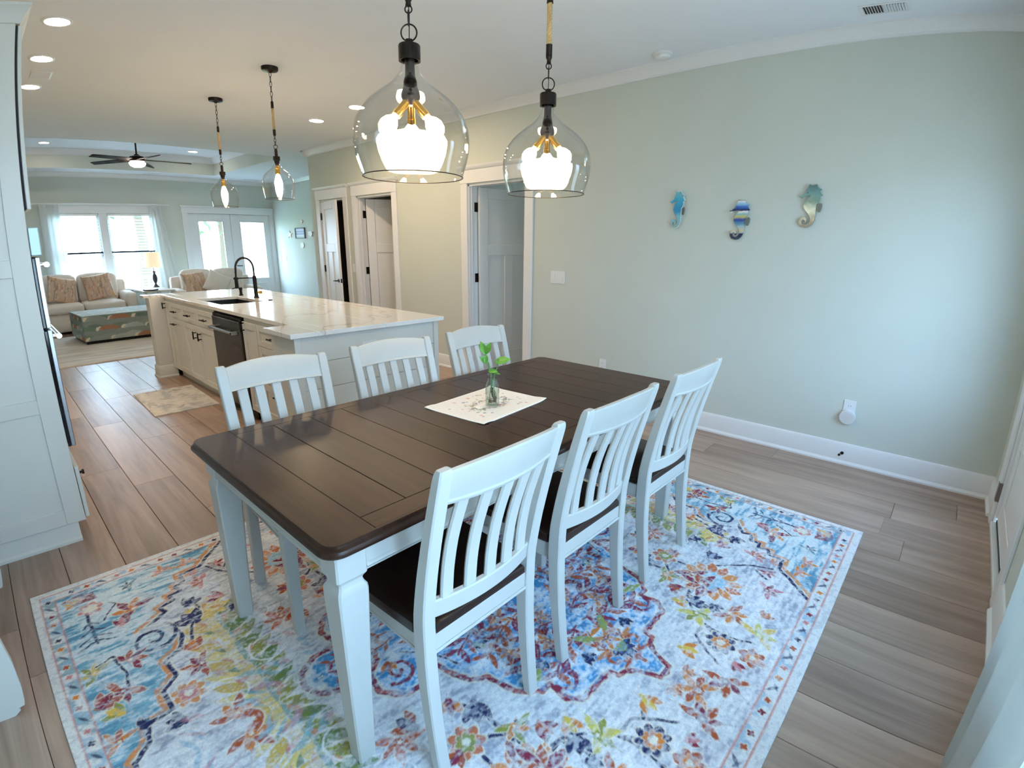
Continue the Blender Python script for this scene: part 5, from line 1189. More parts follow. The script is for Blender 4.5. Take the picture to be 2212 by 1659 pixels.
# cabinet units
PULL = BLACK
def pull(t, par, y, z, L=.12, vertical=False):
    mb = MB(); xo = CF-.020
    if vertical: a, b = (xo-.03, y, z-L/2), (xo-.03, y, z+L/2); ends = [(y, z-L*.32), (y, z+L*.32)]
    else: a, b = (xo-.03, y-L/2, z), (xo-.03, y+L/2, z); ends = [(y-L*.32, z), (y+L*.32, z)]
    mb.cyl(a, b, .0065, 10)
    for yy, zz in ends: mb.cyl((xo+.001, yy, zz), (xo-.03, yy, zz), .005, 8)
    t.p('handle', mb, PULL, parent=par)
def front(t, name, y0, y1, z0, z1, fr=.055):
    f = min(fr, (z1-z0)*.28, (y1-y0)*.3); g_ = .002
    mb = sash_bars(MB(), y0+g_, y1-g_, z0+g_, z1-g_, -(CF), -(CF-.019), f, .002).xform(lambda a, b, c: (-b, a, c))
    d_ = t.p(name, mb, CABW)
    t.p('panel', MB().box(CF-.011, CF-.001, y0+f, y1-f, z0+f, z1-f), CABW, parent=d_)
    return d_
def carcass(name, label, y0, y1):
    t = T(name, label, 'cabinet', ((CF+BX)/2, (y0+y1)/2, 0), 'island cabinets')
    t.p('body', MB().box(CF, BX, y0+.0005, y1-.0005, .105, ZS-.0005), CABW); t.p('toe_kick', MB().box(CF+.06, BX, y0+.0005, y1-.0005, 0, .105), CABW)
    return t
ZT, ZD, ZBm = .865, .700, .112
t = carcass('tray_cabinet', 'narrow white island cabinet beside the far pilaster, with one upright handle', 6.425, 6.595)
d_ = front(t, 'door', 6.425, 6.595, ZBm, ZT); pull(t, d_, 6.565, .815, .07, True)
t = carcass('trash_cabinet', 'white island cabinet with a drawer over a door, second from the far end', 5.965, 6.425)
d_ = front(t, 'drawer', 5.966, 6.424, ZD, ZT); pull(t, d_, 6.215, .775, .13); d_ = front(t, 'door', 5.966, 6.424, ZBm, ZD); pull(t, d_, 6.285, .635, .13)
t = T('sink_cabinet', 'white island sink cabinet with two doors, left of the dishwasher', 'cabinet', (2.0, 5.5, 0), 'island cabinets')
t.p('body', MB().box(CF, BX, 5.025, 5.9645, .105, .66).box(CF, SX0-.03, 5.025, 5.9645, .66, ZS-.0005).box(2.2, BX, 5.025, 5.9645, .66, ZS-.0005), CABW); t.p('toe_kick', MB().box(CF+.06, BX, 5.025, 5.9645, 0, .105), CABW)
for a, b, h_ in ((5.495, 5.965, 5.735), (5.025, 5.495, 5.245)): d_ = front(t, 'drawer', a, b, ZD, ZT); pull(t, d_, h_, .778, .13)
d_ = front(t, 'door', 5.495, 5.965, ZBm, ZD); pull(t, d_, 5.575, .600, .08, True); d_ = front(t, 'door', 5.025, 5.495, ZBm, ZD); pull(t, d_, 5.43, .600, .08, True)
t = T('dishwasher', 'dark stainless dishwasher with a bar handle in the island', 'dishwasher', (CF, 4.68, 0))
t.p('tub', MB().box(CF+.005, 2.1, 4.335, 5.015, .08, ZS-.003), BLACK)
t.p('door', CB(CF-.032, CF+.005, 4.345, 5.005, .10, .852, .006), DARKSTEEL); t.p('control_strip', CB(CF-.020, CF+.005, 4.345, 5.005, .855, .880, .003), BLACK)
hb = MB().cyl((CF-.072, 4.40, .757), (CF-.072, 4.965, .757), .0125, 16)
for y in (4.42, 4.945): hb.cbox(CF-.084, CF-.030, y-.018, y+.018, .742, .772, .003)
h_ = t.p('handle', hb, STEEL); t.p('handle_badge', MB().cyl((CF-.0838, 4.42, .757), (CF-.0862, 4.42, .757), .010, 18).cyl((CF-.0855, 4.42, .757), (CF-.0872, 4.42, .757), .006, 14), BLACK, parent=h_)
t.p('kick_plate', MB().box(CF+.03, CF+.05, 4.345, 5.005, .01, .10), BLACK)
t = carcass('pull_out_cabinet', 'narrow white island cabinet right of the dishwasher, with one upright handle', 4.045, 4.325)
d_ = front(t, 'door', 4.045, 4.325, ZBm, ZT); pull(t, d_, 4.285, .825, .09, True)
t = carcass('drawer_cabinet', 'white island drawer cabinet nearest the dining table', 3.42, 4.045)
for z0, z1, h_ in ((.700, ZT, .785), (.405, .700, .62), (ZBm, .405, .335)): d_ = front(t, 'drawer', 3.55, 4.04, z0, z1); pull(t, d_, 3.72, h_, .14)
t.p('filler', CB(CF-.018, CF, 3.42, 3.55, ZBm, ZT, .002), CABW)
solo('island_back_panel', CB(BX+.0005, 2.52, 3.43, 6.755, 0, ZS-.0005, .002), CABW, 'plain white back panel of the island facing the doors', 'panel', (2.51, 5.0, 0))
# sink, faucet, soap pump, button
SINKM = mat('sink_black', (30, 29, 30), .45, var=.1, scale=60)
s0, s1, s2, s3 = SX0-.012, SX1+.012, SY0-.012, SY1+.012; zb = .70
mb = MB(); wt = .012
mb.box(s0-wt, s0, s2-wt, s3+wt, zb, ZS-.001).box(s1, s1+wt, s2-wt, s3+wt, zb, ZS-.001).box(s0, s1, s2-wt, s2, zb, ZS-.001).box(s0, s1, s3, s3+wt, zb, ZS-.001).box(s0-wt, s1+wt, s2-wt, s3+wt, zb-wt, zb)
t = T('sink', 'black undermount sink in the island countertop', 'sink', (1.83, 5.44, zb)); t.p('basin', mb, SINKM); t.p('drain', MB().lathe([(.045, zb+.0005), (.045, zb+.003), (.03, zb+.002), (.0001, zb+.001)], (1.83, 5.44), 24), STEEL)
bx_, by_ = 2.115, 5.485
t = T('kitchen_faucet', 'black spring-neck faucet with a brass knob standing behind the island sink', 'faucet', (bx_, by_, IZ))
t.p('base', MB().lathe([(0, IZ), (.027, IZ), (.027, IZ+.006), (.021, IZ+.014), (.019, IZ+.03), (.019, IZ+.21), (.015, IZ+.225), (0, IZ+.225)], (bx_, by_), 20), BLACK)
ux, uy = -1.0, .0
arc = [(bx_, by_, IZ+.215), (bx_, by_, IZ+.28)]
for a in np.linspace(0, math.pi, 16): arc.append((bx_-.0875*(1-math.cos(a)), by_, IZ+.30+.105*math.sin(a)))
arc += [(bx_-.178, by_, IZ+.26), (bx_-.180, by_, IZ+.22)]
t.p('hose', MB().tube(arc, .0085, 10), BLACK)
sp = []; n = 150; A = np.array(arc[1:-1]); tt = np.linspace(0, 1, len(A))
mid = np.c_[[np.interp(np.linspace(0, 1, n), tt, A[:, k]) for k in range(3)]].T
dd = np.gradient(mid, axis=0); dd /= np.linalg.norm(dd, axis=1)[:, None]; yv = np.array([0, 1, 0.]); w3_ = np.cross(dd, yv)
for i in range(n): sp.append(tuple(mid[i]+.0125*(math.cos(i*1.7)*yv+math.sin(i*1.7)*w3_[i])))
t.p('spring', MB().tube(sp, .0022, 5), BRONZE)
t.p('spray_head', MB().lathe([(.008, IZ+.225), (.013, IZ+.215), (.0165, IZ+.19), (.0175, IZ+.13), (.020, IZ+.115), (.022, IZ+.107), (0, IZ+.107)], (bx_-.181, by_), 18), BLACK)
t.p('dock_arm', MB().cyl((bx_, by_, IZ+.205), (bx_-.165, by_, IZ+.205), .006, 10).lathe([(.020, IZ+.196), (.024, IZ+.196), (.024, IZ+.214), (.020, IZ+.214)], (bx_-.181, by_), 18, close=True), BLACK)
t.p('knob', MB().cyl((bx_, by_, IZ+.055), (bx_+.028, by_-.030, IZ+.055), .010, 12).cyl((bx_+.026, by_-.028, IZ+.055), (bx_+.040, by_-.043, IZ+.055), .016, 16), BRASS)
px_, py_ = 2.10, 5.86
t = T('soap_dispenser', 'small black soap pump beside the island sink', 'soap dispenser', (px_, py_, IZ))
t.p('body', MB().lathe([(0, IZ), (.022, IZ), (.022, IZ+.006), (.015, IZ+.015), (.014, IZ+.055), (.018, IZ+.06), (.018, IZ+.085), (0, IZ+.088)], (px_, py_), 18), BLACK)
t.p('spout', MB().tube([(px_, py_, IZ+.080), (px_-.05, py_, IZ+.086), (px_-.085, py_, IZ+.075)], .005, 8), BLACK)
solo('air_switch', MB().lathe([(0, IZ+.0003), (.021, IZ+.0003), (.021, IZ+.005), (.015, IZ+.009), (0, IZ+.009)], (2.11, 5.14), 20), BLACK, 'small round black push button on the island countertop', 'button', (2.11, 5.14, IZ))

# kitchen mat
def paint_kmat():
    w, h = 120, 200; P = Paint(-.27, .27, -.47, .47, w, h, (222, 216, 210), warp=.012, seed=9)
    n = vnoise(h, w, (7, 9), 71)*.6+vnoise(h, w, (22, 20), 72)*.4; P.put(np.clip((n-.52)*7, 0, 1), (186, 184, 186), .7); P.put(np.clip((.40-n)*6, 0, 1), (236, 230, 222), .8)
    for i in range(12):
        y = -.42+i*.075; P.stroke([(-.22+.03*(i % 3), y), (-.08, y+.02), (.12, y-.015), (.23, y+.02)], .004, (120, 116, 116), .6)
    P.stroke([(-.05, -.36), (.02, -.26), (.09, -.33)], .008, (90, 84, 80), .8); P.stroke([(.02, .30), (.08, .38), (.16, .33)], .008, (80, 76, 74), .8)
    return P.C
me = cloth_grid('kitchen_mat', paint_kmat(), .54, .94, .008, m=print_mat('kitchen_mat_print', rough=.8, bump=.2, bscale=300, var=.05))
o = bpy.data.objects.new('kitchen_mat', me); COL.objects.link(o); o.location = (1.245, 5.56, .0005); o.rotation_euler = (0, 0, math.radians(-1.5)); tagit(o, 'beige and grey patterned kitchen mat on the floor beside the island', 'mat')

# ================================================================== things on the walls
def wallplate(name, label, cat, y, z, w, h, kind):
    t = T(name, label, cat, (WX, y, z)); x1 = WX-.0005
    t.p('plate', CB(WX-.007, x1, y-w/2, y+w/2, z-h/2, z+h/2, .002), TRIM)
    if kind == 'switch':
        n = max(1, int(round(w/.05)))
        for i in range(n):
            yc = y+(i-(n-1)/2)*.046; t.p('rocker', CB(WX-.010, WX-.0065, yc-.016, yc+.016, z-.033, z+.033, .001), TRIM)
    else:
        for dz in (-.02, .02):
            f = t.p('receptacle', MB().cyl((WX-.0065, y, z+dz), (WX-.0085, y, z+dz), .016, 18), TRIM)
            t.p('slot', MB().cbox(WX-.0092, WX-.008, y-.008, y-.006, z+dz-.005, z+dz+.006).cbox(WX-.0092, WX-.008, y+.006, y+.008, z+dz-.005, z+dz+.006), mat('slot_dark', (60, 60, 60), .6), parent=f)
wallplate('light_switch', 'triple white light switch on the wall right of the open blue-grey door', 'switch', 3.03, 1.175, .172, .12, 'switch')
wallplate('light_switch', 'single white light switch between the two far doors', 'switch', 6.725, 1.14, .075, .12, 'switch')
wallplate('power_outlet', 'white power outlet on the wall just above the far table corner', 'outlet', 2.468, .385, .076, .12, 'outlet')
wallplate('power_outlet', 'white power outlet above the baseboard with a plug-in freshener in it', 'outlet', .462, .405, .076, .12, 'outlet')
t = T('plug_in_freshener', 'round white plug-in freshener hanging on the outlet above the baseboard', 'freshener', (WX, .46, .35))
t.p('body', MB().cyl((WX-.010, .462, .352), (WX-.036, .462, .348), .050, 30).cyl((WX-.036, .462, .348), (WX-.040, .462, .347), .044, 30), TRIM); t.p('plug', CB(WX-.014, WX-.009, .445, .479, .37, .40, .002), TRIM)
solo('cable_port', MB().cyl((WX-.0152, .452, .082), (WX-.021, .452, .082), .011, 16).cyl((WX-.0152, .468, .064), (WX-.021, .468, .064), .008, 14), BLACK, 'small black cable port in the baseboard below the outlet', 'cable port', (WX, .455, .07))
# switches and small wall pieces in the living room
def plate_living(y, z, w, h, label):
    t = T('light_switch', label, 'switch', (XLIV, y, z)); t.p('plate', CB(XLIV-.007, XLIV-.0005, y-w/2, y+w/2, z-h/2, z+h/2, .002), TRIM); t.p('rocker', CB(XLIV-.011, XLIV-.0065, y-.016, y+.016, z-.035, z+.035, .001), TRIM)
plate_living(12.36, 1.167, .12, .12, 'white light switch closest to the glazed doors'); plate_living(12.07, 1.167, .08, .12, 'white light switch right beside another, below the shell decorations')
SH = mat('shell_white', (214, 206, 196), .5, var=.1, scale=40); SHP = mat('shell_pink', (206, 178, 166), .5, var=.12, scale=40)
t = T('beach_plaque', 'small pale blue and grey framed beach plaque on the living room wall', 'picture', (XLIV, 11.21, 1.71))
y0, y1, z0, z1 = 10.99, 11.44, 1.60, 1.83
t.p('frame', sash_bars(MB(), y0, y1, z0, z1, -XLIV+.0005, -XLIV+.03, .018, .002).xform(lambda a, b, c: (-b, a, c)), mat('weathered_frame', (120, 124, 134), .7, var=.15, scale=20))
def stripes():
    m, n, b = base_mat('plaque_print'); t_ = n.nodes.new('ShaderNodeTexCoord'); sp_ = n.nodes.new('ShaderNodeSeparateXYZ'); n.links.new(t_.outputs['Generated'], sp_.inputs[0])
    r = n.nodes.new('ShaderNodeValToRGB'); r.color_ramp.interpolation = 'CONSTANT'; el = r.color_ramp.elements
    el[0].position = 0; el[0].color = srgb(176, 192, 190); el[1].position = .22; el[1].color = srgb(206, 214, 214)
    for p_, c_ in ((.30, (150, 158, 190)), (.52, (170, 180, 206)), (.62, (140, 146, 178)), (.74, (186, 194, 210)), (.9, (160, 168, 190))): x_ = el.new(p_); x_.color = srgb(*c_)
    n.links.new(sp_.outputs['Z'], r.inputs[0]); n.links.new(r.outputs[0], b.inputs['Base Color']); b.inputs['Roughness'].default_value = .6; return m
t.p('print', MB().box(XLIV-.014, XLIV-.004, y0+.016, y1-.016, z0+.016, z1-.016), stripes())
def shell_fan(y, z, r, n, label, m, spread=2.2, rot=math.pi/2, name='shell_decoration'):
    mb = MB(); poly = []
    for i in range(4*n+1):
        a = rot-spread/2+spread*i/(4*n); rr = r*(1-.10*(i % 4 in (0, 1))); poly.append((y+rr*math.cos(a), z+rr*math.sin(a)))
    poly.append((y+.2*r*math.cos(rot+math.pi), z+.2*r*math.sin(rot+math.pi)))
    mb.prism(poly, 'x', XLIV-.016, XLIV-.0008); solo(name, mb, m, label, 'decoration', (XLIV, y, z))
shell_fan(11.10, 1.935, .06, 5, 'small pink scallop shell above the beach plaque', SHP, 2.4, math.pi/2)
def star(y, z, r, label):
    poly = []
    for i in range(10):
        a = math.pi/2+i*math.pi/5; rr = r if i % 2 == 0 else r*.42; poly.append((y+rr*math.cos(a)*1.5, z+rr*math.sin(a)))
    solo('starfish_decoration', MB().prism(poly, 'x', XLIV-.016, XLIV-.0008), SH, label, 'decoration', (XLIV, y, z))
star(11.74, 1.69, .085, 'small pale starfish decoration left of the beach plaque')
t = T('turtle_decoration', 'small pale sea turtle decoration right of the beach plaque', 'decoration', (XLIV, 10.745, 1.70))
yc, zc = 10.745, 1.695
t.p('shell', MB().prism([(yc+.085*math.cos(a), zc+.055*math.sin(a)) for a in np.linspace(0, 2*math.pi, 18, endpoint=False)], 'x', XLIV-.020, XLIV-.0008), SH)
for a in (.7, 2.4, 3.8, 5.6): t.p('flipper', MB().prism([(yc+.07*math.cos(a), zc+.045*math.sin(a)), (yc+.15*math.cos(a+.15), zc+.085*math.sin(a+.15)), (yc+.09*math.cos(a+.4), zc+.06*math.sin(a+.4))], 'x', XLIV-.014, XLIV-.0008), SHP)
t.p('head', MB().prism([(yc+.11+.03*math.cos(a), zc+.02*math.sin(a)) for a in np.linspace(0, 2*math.pi, 10, endpoint=False)], 'x', XLIV-.014, XLIV-.0008), SHP)
solo('sand_dollar_decoration', MB().prism([(11.165+.085*math.cos(a), 1.455+.062*math.sin(a)) for a in np.linspace(0, 2*math.pi, 24, endpoint=False)], 'x', XLIV-.018, XLIV-.0008), SH, 'small round sand dollar decoration below the beach plaque', 'decoration', (XLIV, 11.165, 1.455))

# seahorses on the right wall
SEA = [(0.0155,0.142),(-0.0035,0.132),(-0.0295,0.14),(-0.0345,0.124),(-0.0475,0.112),(-0.0635,0.108),(-0.0525,0.096),(-0.0605,0.08),(-0.0715,0.068),(-0.0575,0.062),(-0.0595,0.04),(-0.0485,0.018),(-0.0405,0.010),(-0.0405,-0.038),(-0.0415,-0.069),(-0.0415,-0.094),(-0.0295,-0.12),(-0.0085,-0.139),(0.0155,-0.142),(0.0415,-0.132),(0.0555,-0.11),(0.0535,-0.084),(0.0375,-0.071),(0.0145,-0.078),(0.0065,-0.094),(0.0115,-0.107),(0.0205,-0.107),(0.0185,-0.094),(0.0325,-0.087),(0.0395,-0.1),(0.0345,-0.116),(0.0125,-0.123),(-0.0045,-0.113),(-0.0145,-0.094),(-0.0085,-0.069),(0.0035,-0.05),(0.0245,-0.03),(0.0385,-0.005),(0.0365,0.021),(0.0245,0.042),(0.0055,0.061),(0.0005,0.07),(0.0245,0.067),(0.0475,0.062),(0.0585,0.05),(0.0725,0.06),(0.0755,0.066),(0.0605,0.069),(0.0385,0.084),(0.0345,0.102),(0.0245,0.121)]
FIN = [(-0.041,0.006),(-0.0545,0.012),(-0.0655,0.019),(-0.0755,0.012),(-0.0755,-0.013),(-0.0675,-0.041),(-0.0555,-0.041),(-0.041,-0.019)]
def sea_mat(name, stops, inter='EASE', rough=.18, wig=.25):
    m, n, b = base_mat(name); t_ = n.nodes.new('ShaderNodeTexCoord'); sp_ = n.nodes.new('ShaderNodeSeparateXYZ'); n.links.new(t_.outputs['Object'], sp_.inputs[0])
    no = n.nodes.new('ShaderNodeTexNoise'); no.inputs['Scale'].default_value = 22; no.inputs['Detail'].default_value = 3; n.links.new(t_.outputs['Object'], no.inputs['Vector'])
    mr_ = n.nodes.new('ShaderNodeMapRange'); mr_.inputs['From Min'].default_value = -.142; mr_.inputs['From Max'].default_value = .142; n.links.new(sp_.outputs['Z'], mr_.inputs['Value'])
    ma = n.nodes.new('ShaderNodeMath'); ma.operation = 'MULTIPLY_ADD'; ma.inputs[1].default_value = wig; n.links.new(no.outputs['Fac'], ma.inputs[0]); 
    sb = n.nodes.new('ShaderNodeMath'); sb.operation = 'SUBTRACT'; sb.inputs[1].default_value = wig*.5; n.links.new(mr_.outputs[0], sb.inputs[0]); n.links.new(sb.outputs[0], ma.inputs[2])
    r = n.nodes.new('ShaderNodeValToRGB'); r.color_ramp.interpolation = inter; el = r.color_ramp.elements
    el[0].position = stops[0][0]; el[0].color = srgb(*stops[0][1]); el[1].position = stops[-1][0]; el[1].color = srgb(*stops[-1][1])
    for p_, c_ in stops[1:-1]: x_ = el.new(p_); x_.color = srgb(*c_)
    n.links.new(ma.outputs[0], r.inputs[0]); n.links.new(r.outputs[0], b.inputs['Base Color']); b.inputs['Roughness'].default_value = rough; return m
def seahorse(y, z, label, m, m2, ky=1.0, kz=1.0, edge=None):
    t = thing('seahorse_plaque', label, 'wall decoration', (WX, y, z), 0, 'seahorse wall plaques')
    b_ = obj('body', MB().prism([(a*ky, c*kz) for a, c in SEA], 'x', -.0225 if edge else -.020, -.010), m, t)
    obj('fin', MB().prism([(a*ky, c*kz) for a, c in FIN], 'x', -.018, -.012), m2, t)
    obj('eye', MB().cyl((-.020, .022*ky, .088*kz), (-.0215, .022*ky, .088*kz), .004, 12), mat('eye_dark', (30, 40, 50), .3), b_)
    if edge: obj('border', MB().prism([(a*ky*1.10-.002, c*kz*1.05) for a, c in SEA], 'x', -.0205, -.0125), edge, t)
    obj('stand_off', MB().cyl((-.010, -.02, .03), (-.0005, -.02, .03), .008, 10), m2, t)
FINM = mat('fin_grey', (96, 108, 104), .3, var=.1)
seahorse(1.855, 1.757, 'slim turquoise seahorse plaque with a pale rim, the one nearest the open door', sea_mat('seahorse_turquoise', [(0, (150, 178, 172)), (.3, (128, 192, 206)), (.5, (48, 146, 196)), (.75, (64, 170, 206)), (1, (120, 190, 196))]), FINM, .80, .98, mat('pale_rim', (206, 216, 210), .4, var=.04))
seahorse(1.365, 1.670, 'navy, white and sand striped seahorse plaque, the lowest of the three', sea_mat('seahorse_striped', [(0, (60, 74, 84)), (.14, (44, 50, 90)), (.19, (190, 196, 196)), (.24, (214, 196, 150)), (.32, (170, 196, 200)), (.42, (86, 140, 170)), (.50, (60, 80, 160)), (.585, (196, 190, 120)), (.64, (150, 190, 190)), (.70, (230, 234, 236)), (.74, (36, 36, 84)), (.82, (60, 110, 190)), (.90, (150, 196, 226)), (.95, (230, 236, 240)), (1, (40, 50, 100))], wig=.06), FINM)
seahorse(.9, 1.755, 'grey-green seahorse plaque, the one nearest the room corner', sea_mat('seahorse_green', [(0, (92, 104, 98)), (.25, (120, 140, 130)), (.42, (178, 200, 184)), (.6, (86, 140, 130)), (.8, (96, 150, 150)), (1, (70, 104, 108))]), FINM)

# ================================================================== living room
def paint_lrug():
    w, h = 150, 130; P = Paint(-1.8, 1.8, -1.55, 1.55, w, h, (214, 204, 192), seed=4)
    n = vnoise(h, w, (50, 6), 81)*.6+vnoise(h, w, (20, 20), 82)*.4; P.put(np.clip((n-.5)*5, 0, 1), (190, 178, 166), .6); P.put(np.clip((.42-n)*5, 0, 1), (228, 220, 210), .8); return P.C
me = cloth_grid('living_rug', paint_lrug(), 3.6, 2.78, .012, m=print_mat('living_rug_print', rough=.95, bump=.3, bscale=200, var=.05))
o = bpy.data.objects.new('area_rug', me); COL.objects.link(o); o.location = (2.0, 9.495, .0005); tagit(o, 'pale beige living room rug under the patterned ottoman', 'rug')
LZ = .0128
# ottoman
def otto_paint(w, h, W, H, seed):
    P = Paint(0, W, 0, H, w, h, (140, 152, 146), warp=.006, seed=seed)
    rg = random.Random(seed); rowh = .155; cols = [(122, 142, 124), (150, 158, 156), (176, 182, 178), (112, 130, 124)]
    for r in range(-1, int(H/rowh)+2):
        for c in range(-1, int(W/.34)+2):
            x = c*.34+(.17 if r % 2 else 0)+rg.uniform(-.01, .01); y = r*rowh
            P.poly([(x+.15*math.cos(a), y+.10*math.sin(a)) for a in np.linspace(0, math.pi, 12)], cols[(r*3+c) % 4], .9)
            P.poly([(x-.15+.15*math.cos(a), y+.075*math.sin(a)) for a in np.linspace(0, math.pi/1.0, 12)], (172, 122, 94) if (r+2*c) % 3 == 0 else cols[c % 4], .9)
            P.poly([(x, y), (x+.09, y), (x+.07, y+.06), (x+.02, y+.05)], (226, 218, 196), .9)
            for k in range(5): P.stroke([(x+.11+.014*k, y), (x+.11+.014*k, y+.07)], .004, (104, 116, 120), .7)
    return P.C
def painted_box(name, x0, x1, y0, y1, z0, z1, m, parent, top_fn, side_fn, r=.03):
    """soft block: five painted faces joined into one mesh"""
    W, D, H = x1-x0, y1-y0, z1-z0; vs, cs, fs = [], [], []
    def face(o_, u, v, C):
        h, w = C.shape[:2]; b0 = len(vs)
        for j in range(h):
            for i in range(w):
                p = np.array(o_)+np.array(u)*(i/(w-1))+np.array(v)*(j/(h-1)); vs.append(p); cs.append(C[j, i])
        for j in range(h-1):
            for i in range(w-1): a = b0+j*w+i; fs.append((a, a+1, a+w+1, a+w))
    n1, n2, n3 = max(8, int(W*110)), max(8, int(D*110)), max(8, int(H*110))
    face((x0, y0, z1), (W, 0, 0), (0, D, 0), top_fn(n1, n2, W, D)); face((x0, y0, z0), (W, 0, 0), (0, 0, H), side_fn(n1, n3, W, H)); face((x1, y1, z0), (-W, 0, 0), (0, 0, H), side_fn(n1, n3, W, H))
    face((x1, y0, z0), (0, D, 0), (0, 0, H), side_fn(n2, n3, D, H)); face((x0, y1, z0), (0, -D, 0), (0, 0, H), side_fn(n2, n3, D, H))
    # round the upright and top edges
    V = np.array(vs); c = np.array([(x0+x1)/2, (y0+y1)/2, (z0+z1)/2]); hs = np.array([W/2-r, D/2-r, H/2-r]); q = V-c; cl = np.clip(q, -hs, hs); d = q-cl
    L = np.maximum(np.linalg.norm(d, axis=1), 1e-9)[:, None]; d = d/L*np.minimum(L, r); bot = q[:, 2] < -hs[2]
    V2 = c+cl+d; V2[:, 2] = np.where(bot, V[:, 2], V2[:, 2])
    me = bpy.data.meshes.new(name); me.from_pydata([tuple(v) for v in V2], [], fs); at_ = me.attributes.new('print', 'FLOAT_COLOR', 'POINT')
    col = np.ones((len(vs), 4)); col[:, :3] = np.array(cs); at_.data.foreach_set('color', col.ravel().astype(np.float32)); me.polygons.foreach_set('use_smooth', [True]*len(me.polygons)); me.materials.append(m)
    bm = bmesh.new(); bm.from_mesh(me); bmesh.ops.remove_doubles(bm, verts=bm.verts[:], dist=1e-5); bmesh.ops.recalc_face_normals(bm, faces=bm.faces[:]); bm.to_mesh(me); bm.free()
    o_ = bpy.data.objects.new(name, me); COL.objects.link(o_); o_.parent = parent; return o_
t = thing('ottoman', 'large rectangular ottoman in a green, grey and rust wave print', 'ottoman', (1.66, 10.22, LZ), math.radians(3))
OT = print_mat('ottoman_print', rough=.85, bump=.25, bscale=300, var=.05)
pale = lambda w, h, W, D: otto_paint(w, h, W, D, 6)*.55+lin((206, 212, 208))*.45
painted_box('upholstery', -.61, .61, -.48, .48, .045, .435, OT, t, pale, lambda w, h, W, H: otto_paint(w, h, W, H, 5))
obj('base', CB(-.58, .58, -.45, .45, 0, .045, .004), BLACK, t)
obj('piping', MB().tube(rrect(-.60, .60, -.47, .47, .03, .43), .006, 6, True), mat('ottoman_piping', (150, 164, 156), .8), t)
# sofas
SOFA = mat('sofa_linen', (228, 218, 206), .9, var=.03, scale=12, bump=.25, bscale=320, sheen=.3, spec=.2)
def cushion(x0, x1, y0, y1, z0, z1, puff=.03, r=.05, n=9):
    W, D, H = x1-x0, y1-y0, z1-z0; vs, fs = [], []; idx = {}
    def vert(i, j, k):
        key = (i, j, k)
        if key in idx: return idx[key]
        u, v, w = -1+2*i/n, -1+2*j/n, -1+2*k/n
        p = np.array([u*W/2, v*D/2, w*H/2]); hs = np.maximum(np.array([W, D, H])/2-min(r, H*.45, D*.45, W*.45), .001); q = np.clip(p, -hs, hs); d = p-q; L = np.linalg.norm(d)
        if L > 1e-9: d = d/L*min(L, min(r, H*.45, D*.45))
        p = q+d
        if abs(w) > .99: p[2] += np.sign(w)*puff*(1-u*u)*(1-v*v)
        if abs(v) > .99: p[1] += np.sign(v)*puff*.6*(1-u*u)*(1-w*w)
        idx[key] = len(vs); vs.append((p[0]+(x0+x1)/2, p[1]+(y0+y1)/2, p[2]+(z0+z1)/2)); return idx[key]
    for a in range(n):
        for b in range(n):
            for k in (0, n):
                fs.append((vert(a, b, k), vert(a+1, b, k), vert(a+1, b+1, k), vert(a, b+1, k))); fs.append((vert(a, k, b), vert(a+1, k, b), vert(a+1, k, b+1), vert(a, k, b+1))); fs.append((vert(k, a, b), vert(k, a+1, b), vert(k, a+1, b+1), vert(k, a, b+1)))
    return MB().add(vs, fs)
def sofa(label, x, y, W, rz, z=LZ):
    """front faces -y"""
    t = thing('sofa', label, 'sofa', (x, y, z), rz, 'cream sofas'); D = .92; hw = W/2
    P = lambda n, mb, ang=60: obj(n, mb, SOFA, t, None, ang)
    P('base', CB(-hw+.02, hw-.02, -D/2+.03, D/2, .06, .33, .02)); P('skirt', CB(-hw+.01, hw-.01, -D/2+.015, -D/2+.035, .03, .20, .004))
    for s in (-1, 1): P('arm', cushion(s*hw-s*.20 if s > 0 else -hw, hw if s > 0 else -hw+.20, -D/2, D/2-.02, .06, .63, .012, .06))
    P('back', cushion(-hw+.05, hw-.05, D/2-.22, D/2, .2, .86, .01, .06))
    n = 2; w = (W-.40)/n
    for i in range(n):
        x0 = -hw+.20+i*w; P('seat_cushion', cushion(x0+.004, x0+w-.004, -D/2-.01, D/2-.2, .33, .50, .02, .05)); P('back_cushion', cushion(x0+.006, x0+w-.006, D/2-.38, D/2-.16, .48, .97, .035, .07))
    for sx in (-1, 1):
        for sy in (-1, 1): obj('foot', MB().cyl((sx*(hw-.1), sy*(D/2-.1), 0), (sx*(hw-.1), sy*(D/2-.1), .06), .02, 10, .028), BLACK, t)
    return t
sofa('cream sofa under the living room window', 1.36, 11.86, 1.72, 0, 0.0)
sofa('cream loveseat in front of the glazed doors, behind the faucet', 3.62, 11.45, 1.60, math.radians(-4), 0.0)
def pillow_paint(w, h, W, H, seed):
    P = Paint(0, W, 0, H, w, h, (206, 176, 152), warp=.006, seed=seed); rg = random.Random(seed)
    for i in range(90):
        x = rg.uniform(0, W); y = rg.uniform(-.05, H); c = rg.choice([(182, 124, 106), (218, 190, 168), (160, 146, 130), (202, 144, 122), (230, 214, 196), (150, 144, 132), (206, 172, 124)])
        P.poly([(x, y), (x+.012, y), (x+.014, y+rg.uniform(.06, .2)), (x+.002, y+rg.uniform(.06, .2))], c, .85)
    return P.C
PIL = print_mat('pillow_print', rough=.9, bump=.3, bscale=300, var=.06)
